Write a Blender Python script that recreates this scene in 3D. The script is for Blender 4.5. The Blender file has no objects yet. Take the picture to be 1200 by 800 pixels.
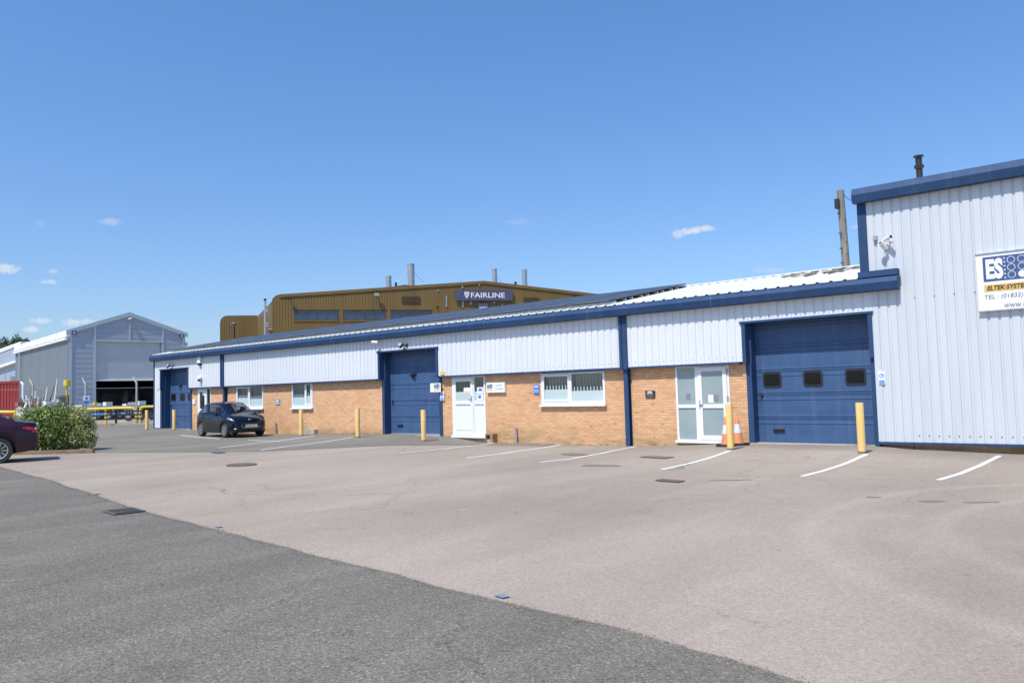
import bpy, bmesh, math, random
from mathutils import Vector, Matrix, noise
random.seed(7)
R = math.radians
sc = bpy.context.scene
C = sc.collection
PI = math.pi

# ------------------------------------------------------------------ camera
YAW, PITCH, ROLL, F = 0.709569921, 0.0624670333, -0.0271278886, 924.04
EYE = Vector((0, 0, 1.65))
cy, sy, cp, sp = math.cos(YAW), math.sin(YAW), math.cos(PITCH), math.sin(PITCH)
fw = Vector((-sy*cp, cy*cp, sp)); r0 = Vector((cy, sy, 0)); u0 = r0.cross(fw)
rt = math.cos(ROLL)*r0 + math.sin(ROLL)*u0
up = rt.cross(fw)
cam = bpy.data.cameras.new('camera'); co = bpy.data.objects.new('camera', cam); C.objects.link(co)
cam.sensor_width = 36; cam.lens = F/1200*36; cam.clip_end = 5000; cam.clip_start = 0.05
M = Matrix((rt, up, -fw)).transposed().to_4x4(); M.translation = EYE
co.matrix_world = M
sc.camera = co

def ray(px, py): return rt*((px-600)/F) - up*((py-400)/F) + fw
def onY(px, py, Y):
    v = ray(px, py); return EYE + v*(Y/v.y)
def onX(px, py, X):
    v = ray(px, py); return EYE + v*(X/v.x)
def onD(px, py, D): return EYE + ray(px, py)*D
def onP(px, py, P, n):
    v = ray(px, py); return EYE + v*((P-EYE).dot(n)/v.dot(n))

KN = [(-60,0),(-46,.10),(-43,.12),(-40,.10),(-34,0),(-30,-.02),(-28.7,.03),(-25.9,.06),(-24.2,.085),(-20.7,.06),(-18.6,-.12),(-16,-.10),(-12.9,-.09),(-11.3,-.03),(-9,.08),(-5.8,.09),(-5,.03),(-2.9,-.015),(4,-.02),(60,0)]
def wallz(x):
    if x <= KN[0][0] or x >= KN[-1][0]: return 0
    for (a, za), (b, zb) in zip(KN, KN[1:]):
        if a <= x <= b:
            t = (x-a)/(b-a); t = t*t*(3-2*t); return za+(zb-za)*t
def gz(x, y):
    t = min(1, max(0, (y-15.5)/4.3)); t = t*t*(3-2*t)
    return wallz(x)*t
def G(px, py):
    z = 0
    for _ in range(8):
        v = ray(px, py); p = EYE+v*((z-EYE.z)/v.z); z = gz(p.x, p.y)
    return Vector((p.x, p.y, z))

# ------------------------------------------------------------------ materials
def newmat(name):
    m = bpy.data.materials.new(name); m.use_nodes = True
    nt = m.node_tree; b = nt.nodes['Principled BSDF']
    return m, nt, b
def N(nt, t, **k):
    n = nt.nodes.new(t)
    for a, v in k.items():
        if a in ('inp',):
            for kk, vv in v.items(): n.inputs[kk].default_value = vv
        else: setattr(n, a, v)
    return n
def coords(nt, scale=(1,1,1)):
    tc = N(nt, 'ShaderNodeTexCoord'); mp = N(nt, 'ShaderNodeMapping'); mp.inputs['Scale'].default_value = scale
    nt.links.new(tc.outputs['Object'], mp.inputs['Vector']); return mp.outputs['Vector']
def ramp(nt, fac, stops):
    r = N(nt, 'ShaderNodeValToRGB'); e = r.color_ramp.elements
    while len(e) < len(stops): e.new(0.5)
    for el, (p, c) in zip(e, stops):
        el.position = p; el.color = (*c, 1) if len(c) == 3 else c
    nt.links.new(fac, r.inputs['Fac']); return r.outputs['Color']
def mixc(nt, fac, a, b, mode='MIX'):
    m = N(nt, 'ShaderNodeMix', data_type='RGBA', blend_type=mode)
    for s, v in ((0, fac), (6, a), (7, b)):
        if isinstance(v, (int, float)): m.inputs[s].default_value = v
        elif isinstance(v, tuple): m.inputs[s].default_value = (*v, 1)
        else: nt.links.new(v, m.inputs[s])
    return m.outputs[2]
def noisef(nt, vec, scale, detail=3, rough=.55, lo=.4, hi=.6):
    n = N(nt, 'ShaderNodeTexNoise'); n.inputs['Scale'].default_value = scale; n.inputs['Detail'].default_value = detail; n.inputs['Roughness'].default_value = rough
    nt.links.new(vec, n.inputs['Vector'])
    mr = N(nt, 'ShaderNodeMapRange'); mr.inputs['From Min'].default_value = lo; mr.inputs['From Max'].default_value = hi
    nt.links.new(n.outputs['Fac'], mr.inputs['Value']); return mr.outputs['Result']
def bump(nt, b, h, dist, strength=.5):
    bp = N(nt, 'ShaderNodeBump'); bp.inputs['Strength'].default_value = strength; bp.inputs['Distance'].default_value = dist
    nt.links.new(h, bp.inputs['Height']); nt.links.new(bp.outputs['Normal'], b.inputs['Normal'])
def paint(name, col, rough=.5, metal=0, vary=.12, scale=1.2, coat=0, dirt=None, spec=.5, stretch=(1,1,1), streak=None):
    m, nt, b = newmat(name)
    v = coords(nt, stretch)
    f = noisef(nt, v, scale, 5, .6, .3, .7)
    dk = tuple(c*(1-vary) for c in col); lt = tuple(min(1, c*(1+vary*.5)) for c in col)
    c = mixc(nt, f, dk, lt)
    if dirt:
        g = noisef(nt, v, scale*3.3, 6, .7, .56, .75); c = mixc(nt, g, c, dirt)
    if streak:
        g = noisef(nt, coords(nt, (7, 7, .35)), 1.0, 6, .65, .50, .80); g2 = N(nt, 'ShaderNodeMath', operation='MULTIPLY'); g2.inputs[1].default_value = streak[1]; nt.links.new(g, g2.inputs[0]); c = mixc(nt, g2.outputs[0], c, streak[0])
        g = noisef(nt, coords(nt, (1, 1, 1)), 2.3, 7, .7, .58, .72); g2 = N(nt, 'ShaderNodeMath', operation='MULTIPLY'); g2.inputs[1].default_value = streak[1]*.5; nt.links.new(g, g2.inputs[0]); c = mixc(nt, g2.outputs[0], c, streak[0])
    nt.links.new(c, b.inputs['Base Color'])
    b.inputs['Roughness'].default_value = rough; b.inputs['Metallic'].default_value = metal
    b.inputs['Coat Weight'].default_value = coat; b.inputs['Specular IOR Level'].default_value = spec
    return m

def asphalt(name, base, lt, dk, stone, big=.35, sc1=90, speck=.62, patch=True, tracks=False):
    m, nt, b = newmat(name)
    v = coords(nt)
    c = mixc(nt, noisef(nt, v, big, 5, .6, .35, .65), dk, base)
    c = mixc(nt, noisef(nt, coords(nt, (1, .25, 1)), big*2.2, 6, .65, .45, .75), c, lt)
    if patch:
        c = mixc(nt, noisef(nt, v, 1.7, 7, .7, .60, .78), c, lt)
        c = mixc(nt, noisef(nt, coords(nt, (1.3, 1, 1)), .9, 8, .75, .62, .80), c, dk)
    if tracks:
        sep = N(nt, 'ShaderNodeSeparateXYZ'); nt.links.new(v, sep.inputs[0])
        def ringmask(cx, cy_, r, w, amp, colr, c):
            d = N(nt, 'ShaderNodeVectorMath', operation='DISTANCE'); cb = N(nt, 'ShaderNodeCombineXYZ')
            nt.links.new(sep.outputs[0], cb.inputs[0]); nt.links.new(sep.outputs[1], cb.inputs[1])
            nt.links.new(cb.outputs[0], d.inputs[0]); d.inputs[1].default_value = (cx, cy_, 0)
            a = N(nt, 'ShaderNodeMath', operation='SUBTRACT'); nt.links.new(d.outputs['Value'], a.inputs[0]); a.inputs[1].default_value = r
            ab = N(nt, 'ShaderNodeMath', operation='ABSOLUTE'); nt.links.new(a.outputs[0], ab.inputs[0])
            mr = N(nt, 'ShaderNodeMapRange', interpolation_type='SMOOTHSTEP'); mr.inputs['From Min'].default_value = 0; mr.inputs['From Max'].default_value = w
            mr.inputs['To Min'].default_value = amp*.85; mr.inputs['To Max'].default_value = 0
            nt.links.new(ab.outputs[0], mr.inputs['Value'])
            mu = N(nt, 'ShaderNodeMath', operation='MULTIPLY'); nt.links.new(mr.outputs[0], mu.inputs[0]); nt.links.new(noisef(nt, v, .8, 4, .6, .3, .55), mu.inputs[1])
            return mixc(nt, mu.outputs[0], c, colr)
        c = ringmask(1.2, 9.9, 2.6, 2.9, .45, tuple(x*.72 for x in base), c)
        c = ringmask(1.6, 10.6, 5.25, .26, .55, lt, c)
        c = ringmask(1.6, 10.6, 4.6, .32, .5, tuple(x*.8 for x in base), c)
        c = ringmask(1.6, 10.6, 3.9, .24, .45, lt, c)
        c = ringmask(-2, 40, 24.2, .5, .22, tuple(x*.78 for x in base), c)
        c = ringmask(-6, 52, 37.6, .3, .2, lt, c)
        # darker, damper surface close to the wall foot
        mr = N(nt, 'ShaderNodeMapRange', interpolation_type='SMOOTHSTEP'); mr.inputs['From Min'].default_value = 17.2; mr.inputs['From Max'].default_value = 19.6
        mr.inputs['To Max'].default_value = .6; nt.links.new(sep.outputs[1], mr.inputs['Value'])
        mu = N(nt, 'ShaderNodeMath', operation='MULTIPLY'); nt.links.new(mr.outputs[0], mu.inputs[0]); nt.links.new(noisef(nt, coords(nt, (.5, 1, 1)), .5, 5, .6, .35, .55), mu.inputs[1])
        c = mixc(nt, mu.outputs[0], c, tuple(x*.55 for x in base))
    # fine cracks and small dark spots
    def crack(c, scale, width, lo, hi, amt):
        nn_ = N(nt, 'ShaderNodeTexNoise'); nn_.inputs['Scale'].default_value = 1.6; nn_.inputs['Detail'].default_value = 7; nn_.inputs['Roughness'].default_value = .7; nt.links.new(v, nn_.inputs['Vector'])
        va = N(nt, 'ShaderNodeVectorMath', operation='MULTIPLY_ADD'); nt.links.new(nn_.outputs['Color'], va.inputs[0]); va.inputs[1].default_value = (1.1, 1.1, 0); nt.links.new(v, va.inputs[2])
        vr = N(nt, 'ShaderNodeTexVoronoi', feature='DISTANCE_TO_EDGE'); vr.inputs['Scale'].default_value = scale; nt.links.new(va.outputs[0], vr.inputs['Vector'])
        m1 = N(nt, 'ShaderNodeMapRange'); m1.inputs['From Max'].default_value = width; m1.inputs['To Min'].default_value = amt; m1.inputs['To Max'].default_value = 0; nt.links.new(vr.outputs['Distance'], m1.inputs['Value'])
        m2 = N(nt, 'ShaderNodeMath', operation='MULTIPLY'); nt.links.new(m1.outputs[0], m2.inputs[0]); nt.links.new(noisef(nt, v, .22, 3, .5, lo, hi), m2.inputs[1])
        return mixc(nt, m2.outputs[0], c, tuple(x*.45 for x in dk))
    c = crack(c, .42, .006, .50, .58, .75)
    c = mixc(nt, noisef(nt, v, 5.5, 3, .5, .70, .76), c, tuple(x*.75 for x in dk))
    # aggregate
    vo = N(nt, 'ShaderNodeTexVoronoi'); vo.inputs['Scale'].default_value = sc1; nt.links.new(v, vo.inputs['Vector'])
    bw = N(nt, 'ShaderNodeSeparateColor'); nt.links.new(vo.outputs['Color'], bw.inputs[0])
    st = ramp(nt, bw.outputs[0], [(0, (.55, .55, .55)), (.35, (.88,.88,.88)), (.7, (1.05,1.05,1.05)), (.95, (1.3,1.3,1.3)), (.985, stone)])
    c = mixc(nt, speck, c, st, 'MULTIPLY')
    vo2 = N(nt, 'ShaderNodeTexNoise'); vo2.inputs['Scale'].default_value = 26; vo2.inputs['Detail'].default_value = 8; vo2.inputs['Roughness'].default_value = .8
    nt.links.new(v, vo2.inputs['Vector'])
    c = mixc(nt, .55, c, ramp(nt, vo2.outputs['Fac'], [(.3, (.6,.6,.6)), (.5, (1,1,1)), (.7, (1.35,1.35,1.35))]), 'MULTIPLY')
    nt.links.new(c, b.inputs['Base Color']); b.inputs['Roughness'].default_value = .9; b.inputs['Specular IOR Level'].default_value = .25
    bump(nt, b, vo.outputs['Distance'], .006, .5)
    return m

def brick_mat():
    m, nt, b = newmat('buff_brick')
    tc = N(nt, 'ShaderNodeTexCoord'); s = N(nt, 'ShaderNodeSeparateXYZ'); cb = N(nt, 'ShaderNodeCombineXYZ')
    nt.links.new(tc.outputs['Object'], s.inputs[0])
    ad = N(nt, 'ShaderNodeMath', operation='ADD'); nt.links.new(s.outputs[0], ad.inputs[0]); nt.links.new(s.outputs[1], ad.inputs[1])
    nt.links.new(ad.outputs[0], cb.inputs[0]); nt.links.new(s.outputs[2], cb.inputs[1])
    br = N(nt, 'ShaderNodeTexBrick'); nt.links.new(cb.outputs[0], br.inputs['Vector'])
    br.inputs['Color1'].default_value = (.76, .46, .25, 1); br.inputs['Color2'].default_value = (.65, .335, .165, 1); br.inputs['Mortar'].default_value = (.48, .345, .22, 1)
    br.inputs['Scale'].default_value = 1; br.inputs['Mortar Size'].default_value = .009; br.inputs['Mortar Smooth'].default_value = .3; br.inputs['Bias'].default_value = -.15
    br.inputs['Brick Width'].default_value = .225; br.inputs['Row Height'].default_value = .075
    v = coords(nt)
    c = mixc(nt, noisef(nt, v, .7, 5, .6, .3, .7), br.outputs['Color'], (.94, .90, .86), 'MULTIPLY')
    c = mixc(nt, noisef(nt, coords(nt, (4.44, 1, 13.3)), 1, 2, .5, .45, .75), c, (1.15, 1.05, .95), 'MULTIPLY')
    c = mixc(nt, noisef(nt, coords(nt, (4.44, 1, 13.3)), .8, 2, .5, .66, .70), c, (.78, .62, .52), 'MULTIPLY')
    # splash staining low on the wall
    mr = N(nt, 'ShaderNodeMapRange'); mr.inputs['From Min'].default_value = .55; mr.inputs['From Max'].default_value = -.1; nt.links.new(s.outputs[2], mr.inputs['Value'])
    mu = N(nt, 'ShaderNodeMath', operation='MULTIPLY'); nt.links.new(mr.outputs[0], mu.inputs[0]); nt.links.new(noisef(nt, coords(nt, (.6, 1, 2)), 1.5, 6, .7, .38, .62), mu.inputs[1])
    c = mixc(nt, mu.outputs[0], c, (.25, .19, .09))
    nt.links.new(c, b.inputs['Base Color']); b.inputs['Roughness'].default_value = .85
    bump(nt, b, br.outputs['Fac'], -.006, .6)
    return m

def leafmat(name, a, bb, cc):
    m, nt, b = newmat(name)
    g = N(nt, 'ShaderNodeNewGeometry')
    c = ramp(nt, g.outputs['Random Per Island'], [(0, a), (.55, bb), (1, cc)])
    nt.links.new(c, b.inputs['Base Color']); b.inputs['Roughness'].default_value = .45
    b.inputs['Specular IOR Level'].default_value = .35
    tr = N(nt, 'ShaderNodeBsdfTranslucent'); nt.links.new(c, tr.inputs['Color'])
    mx = N(nt, 'ShaderNodeMixShader'); mx.inputs[0].default_value = .25
    nt.links.new(b.outputs[0], mx.inputs[1]); nt.links.new(tr.outputs[0], mx.inputs[2]); nt.links.new(mx.outputs[0], nt.nodes['Material Output'].inputs['Surface'])
    return m
def glassy(name, tint=.4, refl=.16):
    m, nt, b = newmat(name); nt.nodes.remove(b)
    t = N(nt, 'ShaderNodeBsdfTransparent'); t.inputs[0].default_value = (tint, tint*1.04, tint*1.05, 1)
    g = N(nt, 'ShaderNodeBsdfGlossy'); g.inputs['Roughness'].default_value = .02; g.inputs['Color'].default_value = (.9, .95, 1, 1)
    mx = N(nt, 'ShaderNodeMixShader'); mx.inputs[0].default_value = refl
    nt.links.new(t.outputs[0], mx.inputs[1]); nt.links.new(g.outputs[0], mx.inputs[2]); nt.links.new(mx.outputs[0], nt.nodes['Material Output'].inputs['Surface'])
    return m
def meshmat():
    m, nt, b = newmat('wire_mesh'); b.inputs['Base Color'].default_value = (.12, .12, .12, 1); b.inputs['Roughness'].default_value = .6
    tc = N(nt, 'ShaderNodeTexCoord'); s = N(nt, 'ShaderNodeSeparateXYZ'); nt.links.new(tc.outputs['Object'], s.inputs[0])
    outs = []
    for sg in (1, -1):
        mu = N(nt, 'ShaderNodeMath', operation='MULTIPLY'); mu.inputs[1].default_value = sg; nt.links.new(s.outputs[2], mu.inputs[0])
        ad = N(nt, 'ShaderNodeMath', operation='ADD'); nt.links.new(s.outputs[1], ad.inputs[0]); nt.links.new(mu.outputs[0], ad.inputs[1])
        fr = N(nt, 'ShaderNodeMath', operation='PINGPONG'); fr.inputs[1].default_value = .035; nt.links.new(ad.outputs[0], fr.inputs[0])
        lt = N(nt, 'ShaderNodeMath', operation='LESS_THAN'); lt.inputs[1].default_value = .0016; nt.links.new(fr.outputs[0], lt.inputs[0]); outs.append(lt.outputs[0])
    mx = N(nt, 'ShaderNodeMath', operation='MAXIMUM'); nt.links.new(outs[0], mx.inputs[0]); nt.links.new(outs[1], mx.inputs[1])
    nt.links.new(mx.outputs[0], b.inputs['Alpha']); return m

MT = dict(
 road=asphalt('road_asphalt', (.180,.159,.133), (.222,.20,.166), (.150,.134,.112), (1.9,1.82,1.7), .5, 80, .95),
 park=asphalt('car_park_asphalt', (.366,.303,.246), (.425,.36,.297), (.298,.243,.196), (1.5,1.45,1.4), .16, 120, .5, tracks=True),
 apron=asphalt('grey_asphalt', (.215,.195,.165), (.255,.232,.198), (.172,.155,.132), (1.5,1.5,1.5), .25, 120, .5),
 yard=asphalt('yard_concrete', (.40,.33,.26), (.46,.39,.32), (.32,.26,.2), (1.2,1.2,1.2), .2, 60, .4),
 earth=paint('rough_ground', (.16,.15,.10), .95, vary=.4, scale=.2),
 line=paint('line_paint', (.78,.78,.75), .7, vary=.12, scale=6, dirt=(.42,.38,.36)),
 brick=brick_mat(),
 clad=paint('white_cladding', (.69,.71,.735), .42, vary=.05, scale=.5, spec=.4, streak=((.50,.47,.40), .38)),
 clad2=paint('pale_grey_cladding', (.59,.62,.65), .4, vary=.06, scale=.6, spec=.4, stretch=(3,1,.3), streak=((.47,.44,.37), .40)),
 roofw=paint('roof_sheet', (.76,.75,.70), .5, vary=.06, scale=.4),
 blue2=paint('gutter_joint', (.10,.14,.24), .5),
 blue=paint('blue_trim', (.029,.068,.155), .6, vary=.18, scale=.7, spec=.2, streak=((.09,.13,.21), .4)),
 door=paint('blue_door_paint', (.048,.10,.215), .42, vary=.14, scale=1.6, stretch=(1,1,2.5), spec=.4, streak=((.12,.18,.28), .45)),
 dark=paint('dark_void', (.012,.012,.014), .8),
 black=paint('black_plastic', (.02,.02,.022), .5),
 white=paint('white_upvc', (.80,.80,.80), .35, vary=.03),
 whiteb=paint('white_board', (.82,.82,.82), .4, vary=.02),
 ink=paint('dark_ink', (.03,.03,.035), .6, vary=0),
 inkg=paint('grey_ink', (.22,.22,.25), .6, vary=0),
 signblue=paint('sign_blue', (.055,.095,.24), .45, vary=.03),
 brightblue=paint('safety_blue', (.06,.22,.62), .5, vary=.03),
 gold=paint('sign_gold', (.72,.46,.12), .5, vary=.03),
 yellow=paint('bollard_yellow', (.80,.54,.18), .5, vary=.12, scale=4, dirt=(.5,.33,.15), streak=((.42,.28,.14), .5)),
 yellowb=paint('barrier_yellow', (.78,.58,.03), .4, vary=.12, scale=4),
 steel=paint('galvanised_steel', (.42,.44,.46), .42, .5, .2, 4),
 alu=paint('bright_alloy', (.62,.63,.65), .25, .9, .05, 2),
 greyp=paint('grey_paint', (.33,.34,.36), .5, vary=.15),
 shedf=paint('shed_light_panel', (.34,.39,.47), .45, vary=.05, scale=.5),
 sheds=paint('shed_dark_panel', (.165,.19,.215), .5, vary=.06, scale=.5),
 shedd=paint('shed_shutter', (.47,.52,.55), .3, .35, .08, .8),
 sheet=paint('white_edge_sheet', (.82,.83,.84), .5, vary=.04),
 brown=paint('ochre_cladding', (.190,.122,.042), .5, vary=.16, scale=.25, stretch=(2,2,.3), spec=.3),
 browns=paint('louvre_metal', (.07,.055,.05), .6, vary=.2),
 navyb=paint('navy_signboard', (.072,.078,.150), .5, vary=.06),
 wood=paint('weathered_wood', (.27,.235,.19), .85, vary=.35, scale=3, stretch=(4,4,.4)),
 mark=paint('faded_blue_mark', (.20,.25,.33), .8, vary=.2, scale=20),
 grit=paint('grit_stone', (.20,.18,.16), .9, vary=.5, scale=40),
 kerb=paint('kerb_stone', (.24,.17,.12), .9, vary=.3, scale=5),
 conc=paint('concrete', (.42,.39,.34), .9, vary=.25, scale=3),
 orange=paint('cone_orange', (.74,.27,.12), .6, vary=.2, scale=7, dirt=(.45,.33,.27)),
 conew=paint('cone_sleeve', (.68,.69,.74), .4, vary=.12, scale=8),
 rubber=paint('black_rubber', (.028,.028,.03), .75),
 terra=paint('terracotta', (.36,.2,.13), .85, vary=.2, scale=8),
 red=paint('red_steel', (.30,.035,.03), .5, vary=.2, scale=1.2),
 rust=paint('rusty_iron', (.27,.17,.12), .85, vary=.35, scale=12),
 iron=paint('cast_iron', (.12,.115,.112), .8, vary=.35, scale=15),
 moss=paint('moss_dirt', (.2,.18,.12), .95, vary=.3, scale=3),
 stain=paint('oil_stain', (.235,.185,.155), .8, vary=.25, scale=4),
 carb=paint('midnight_car_paint', (.003,.004,.010), .16, .0, .05, 1, .25, spec=.3),
 carp=paint('plum_car_paint', (.026,.007,.018), .25, .1, .05, 1, .3, spec=.3),
 carg=paint('dark_glass', (.008,.009,.011), .08, vary=0, spec=.25),
 lamp=paint('lamp_lens', (.42,.44,.48), .12, .6, .25, 9, .5),
 redl=paint('tail_lens', (.42,.01,.02), .12, vary=.1, coat=1),
 tape2=paint('silver_print', (.62,.66,.70), .5, vary=0),
 tape=paint('pale_slat', (.46,.49,.48), .7, vary=.08),
 frost=paint('frosted_glass', (.30,.365,.375), .12, vary=.16, scale=.9, spec=.8),
 frostl=paint('frosted_film', (.50,.60,.60), .2, vary=.05, spec=.6),
 winr=paint('sky_glass', (.10,.13,.17), .07, .75, .08, .3),
 leaf=leafmat('hedge_leaves', (.045,.08,.015), (.18,.27,.05), (.44,.48,.17)),
 leafp=leafmat('pale_hedge_leaves', (.13,.19,.045), (.33,.38,.12), (.55,.52,.27)),
 leaft=leafmat('tree_leaves', (.012,.03,.012), (.035,.075,.022), (.08,.13,.04)),
 bark=paint('bark', (.09,.065,.045), .9, vary=.3, scale=6),
 glass=glassy('window_glass', .72, .10), carwin=glassy('car_window', .45, .12),
 mesh=meshmat(),
 inside=paint('dark_interior', (.05,.042,.035), .8, vary=.5, scale=.6),
 panel=paint('solar_cells', (.05,.06,.09), .38, .0, .12, .7, 0, spec=.5),
 pframe=paint('panel_frame', (.13,.14,.16), .45, .2, .05, 1),
)

# ------------------------------------------------------------------ mesh helpers
class MB:
    def __init__(s): s.v = []; s.f = []
    def face(s, pts):
        i = len(s.v); s.v += [Vector(p) for p in pts]; s.f.append(list(range(i, i+len(pts)))); return s
    def box(s, x0, x1, y0, y1, z0, z1):
        i = len(s.v)
        s.v += [Vector(p) for p in ((x0,y0,z0),(x1,y0,z0),(x1,y1,z0),(x0,y1,z0),(x0,y0,z1),(x1,y0,z1),(x1,y1,z1),(x0,y1,z1))]
        s.f += [[i+a for a in q] for q in ((0,3,2,1),(4,5,6,7),(0,1,5,4),(1,2,6,5),(2,3,7,6),(3,0,4,7))]; return s
    def prism(s, pts, d):       # polygon pts (3d) extruded by d
        n = len(pts); i = len(s.v); d = Vector(d)
        s.v += [Vector(p) for p in pts]+[Vector(p)+d for p in pts]
        s.f.append([i+k for k in range(n)][::-1]); s.f.append([i+n+k for k in range(n)])
        for k in range(n): s.f.append([i+k, i+(k+1) % n, i+n+(k+1) % n, i+n+k])
        return s
    def tube(s, path, r, n=8, cap=True):
        path = [Vector(p) for p in path]; rr = r if isinstance(r, (list, tuple)) else [r]*len(path); i0 = len(s.v); prev = None
        for k, p in enumerate(path):
            t = (path[min(k+1, len(path)-1)]-path[max(k-1, 0)]).normalized()
            a = Vector((0,0,1)) if abs(t.z) < .9 else Vector((1,0,0))
            if prev is not None: a = prev
            u = t.cross(a).normalized(); w = u.cross(t).normalized(); prev = w
            for j in range(n):
                th = 2*PI*j/n; s.v.append(p+(u*math.cos(th)+w*math.sin(th))*rr[k])
        for k in range(len(path)-1):
            for j in range(n):
                a = i0+k*n+j; b = i0+k*n+(j+1) % n; s.f.append([a, b, b+n, a+n])
        if cap:
            s.f.append([i0+j for j in range(n)][::-1]); s.f.append([i0+(len(path)-1)*n+j for j in range(n)])
        return s
    def lathe(s, prof, n=24, c=(0,0,0), axis='z', cap=True):
        i0 = len(s.v); c = Vector(c)
        for (r, h) in prof:
            for j in range(n):
                th = 2*PI*j/n; a, b = r*math.cos(th), r*math.sin(th)
                s.v.append(c+(Vector((a, b, h)) if axis == 'z' else Vector((a, h, b))))
        for k in range(len(prof)-1):
            for j in range(n):
                a = i0+k*n+j; b = i0+k*n+(j+1) % n; s.f.append([a, b, b+n, a+n])
        if cap: s.f.append([i0+j for j in range(n)][::-1]); s.f.append([i0+(len(prof)-1)*n+j for j in range(n)])
        return s
    def ball(s, c, r, n=12, m=8):
        c = Vector(c); r = Vector(r) if not isinstance(r, (int, float)) else Vector((r, r, r)); i0 = len(s.v)
        for k in range(m+1):
            ph = PI*k/m
            for j in range(n):
                th = 2*PI*j/n; s.v.append(c+Vector((r.x*math.sin(ph)*math.cos(th), r.y*math.sin(ph)*math.sin(th), r.z*math.cos(ph))))
        for k in range(m):
            for j in range(n):
                a = i0+k*n+j; b = i0+k*n+(j+1) % n; s.f.append([a, b, b+n, a+n])
        return s
    def xf(s, m):
        s.v = [m @ v for v in s.v]; return s
    def build(s, name, mat, parent=None, smooth=False, bevel=0):
        me = bpy.data.meshes.new(name); me.from_pydata([tuple(v) for v in s.v], [], s.f)
        bm = bmesh.new(); bm.from_mesh(me); bmesh.ops.remove_doubles(bm, verts=bm.verts, dist=1e-5)
        bmesh.ops.recalc_face_normals(bm, faces=bm.faces)
        if bevel: bmesh.ops.bevel(bm, geom=list(bm.edges), offset=bevel, segments=2, affect='EDGES', profile=.5)
        bm.to_mesh(me); bm.free()
        for m in (mat if isinstance(mat, list) else [mat]): me.materials.append(m)
        if smooth:
            me.shade_smooth(); me.set_sharp_from_angle(angle=R(38))
        o = bpy.data.objects.new(name, me); C.objects.link(o)
        if parent: o.parent = parent
        return o
def tag(o, label=None, cat=None, group=None, kind=None):
    if label: o['label'] = label
    if cat: o['category'] = cat
    if group: o['group'] = group
    if kind: o['kind'] = kind
    return o
def empty(name, loc=(0,0,0), rz=0, label=None, cat=None, group=None):
    o = bpy.data.objects.new(name, None); C.objects.link(o); o.location = loc; o.rotation_euler = (0, 0, rz); o.empty_display_size = .2
    return tag(o, label, cat, group)
def copy_tree(o, parent=None):
    c = o.copy(); C.objects.link(c)
    if parent: c.parent = parent
    for ch in o.children: copy_tree(ch, c)
    return c

def textmesh(s, O, U, V, w, h, mat, name='lettering', parent=None, bold=.0, shear=0, lift=.004, keep=False):
    """text fitted to a w x h box whose lower left corner is O, U right, V up"""
    cu = bpy.data.curves.new('t', 'FONT'); cu.body = s; cu.size = 1; cu.offset = bold; cu.shear = shear; cu.extrude = 0; cu.resolution_u = 4
    ob = bpy.data.objects.new('t', cu); C.objects.link(ob); bpy.context.view_layer.update()
    me = bpy.data.meshes.new_from_object(ob.evaluated_get(bpy.context.evaluated_depsgraph_get()))
    bpy.data.objects.remove(ob); me.name = name
    xs = [v.co.x for v in me.vertices]; ys = [v.co.y for v in me.vertices]
    x0, x1, y0, y1 = min(xs), max(xs), min(ys), max(ys)
    O, U, V = Vector(O), Vector(U).normalized(), Vector(V).normalized(); n = U.cross(V)
    sx = w/(x1-x0); sy_ = h/(y1-y0) if h else sx
    for v in me.vertices: v.co = O+U*((v.co.x-x0)*sx)+V*((v.co.y-y0)*sy_)+n*lift
    me.materials.clear(); me.materials.append(mat)
    o = bpy.data.objects.new(name, me); C.objects.link(o)
    if parent: o.parent = parent
    return o

# ------------------------------------------------------------------ ground sheets
def sheet(name, poly, mat, dz, step=None, box=None, parent=None, kind='structure', thick=0):
    bm = bmesh.new(); vs = [bm.verts.new((x, y, 0)) for x, y in poly]; bm.faces.new(vs)
    if step:
        xs = [p[0] for p in poly]; ys = [p[1] for p in poly]
        def cut(co_, no):
            bmesh.ops.bisect_plane(bm, geom=bm.verts[:]+bm.edges[:]+bm.faces[:], plane_co=co_, plane_no=no)
        x = math.ceil(max(min(xs), -48)/step)*step
        while x < min(max(xs), 6): cut((x, 0, 0), (1, 0, 0)); x += step
        y = 15.5
        while y < min(20.3, max(ys)):
            if y > min(ys): cut((0, y, 0), (0, 1, 0))
            y += step
    bmesh.ops.triangulate(bm, faces=bm.faces)
    for v in bm.verts: v.co.z = gz(v.co.x, v.co.y)+dz
    for f in bm.faces:
        f.normal_update()
        if f.normal.z < 0: f.normal_flip()
        f.smooth = True
    me = bpy.data.meshes.new(name); bm.to_mesh(me); bm.free(); me.materials.append(mat)
    o = bpy.data.objects.new(name, me); C.objects.link(o)
    if kind: o['kind'] = kind
    if parent: o.parent = parent
    return o

g = MB().face([(-1500,-1500,-.2),(1500,-1500,-.2),(1500,1500,-.2),(-1500,1500,-.2)]).build('ground', MT['earth']); tag(g, kind='structure')
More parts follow.
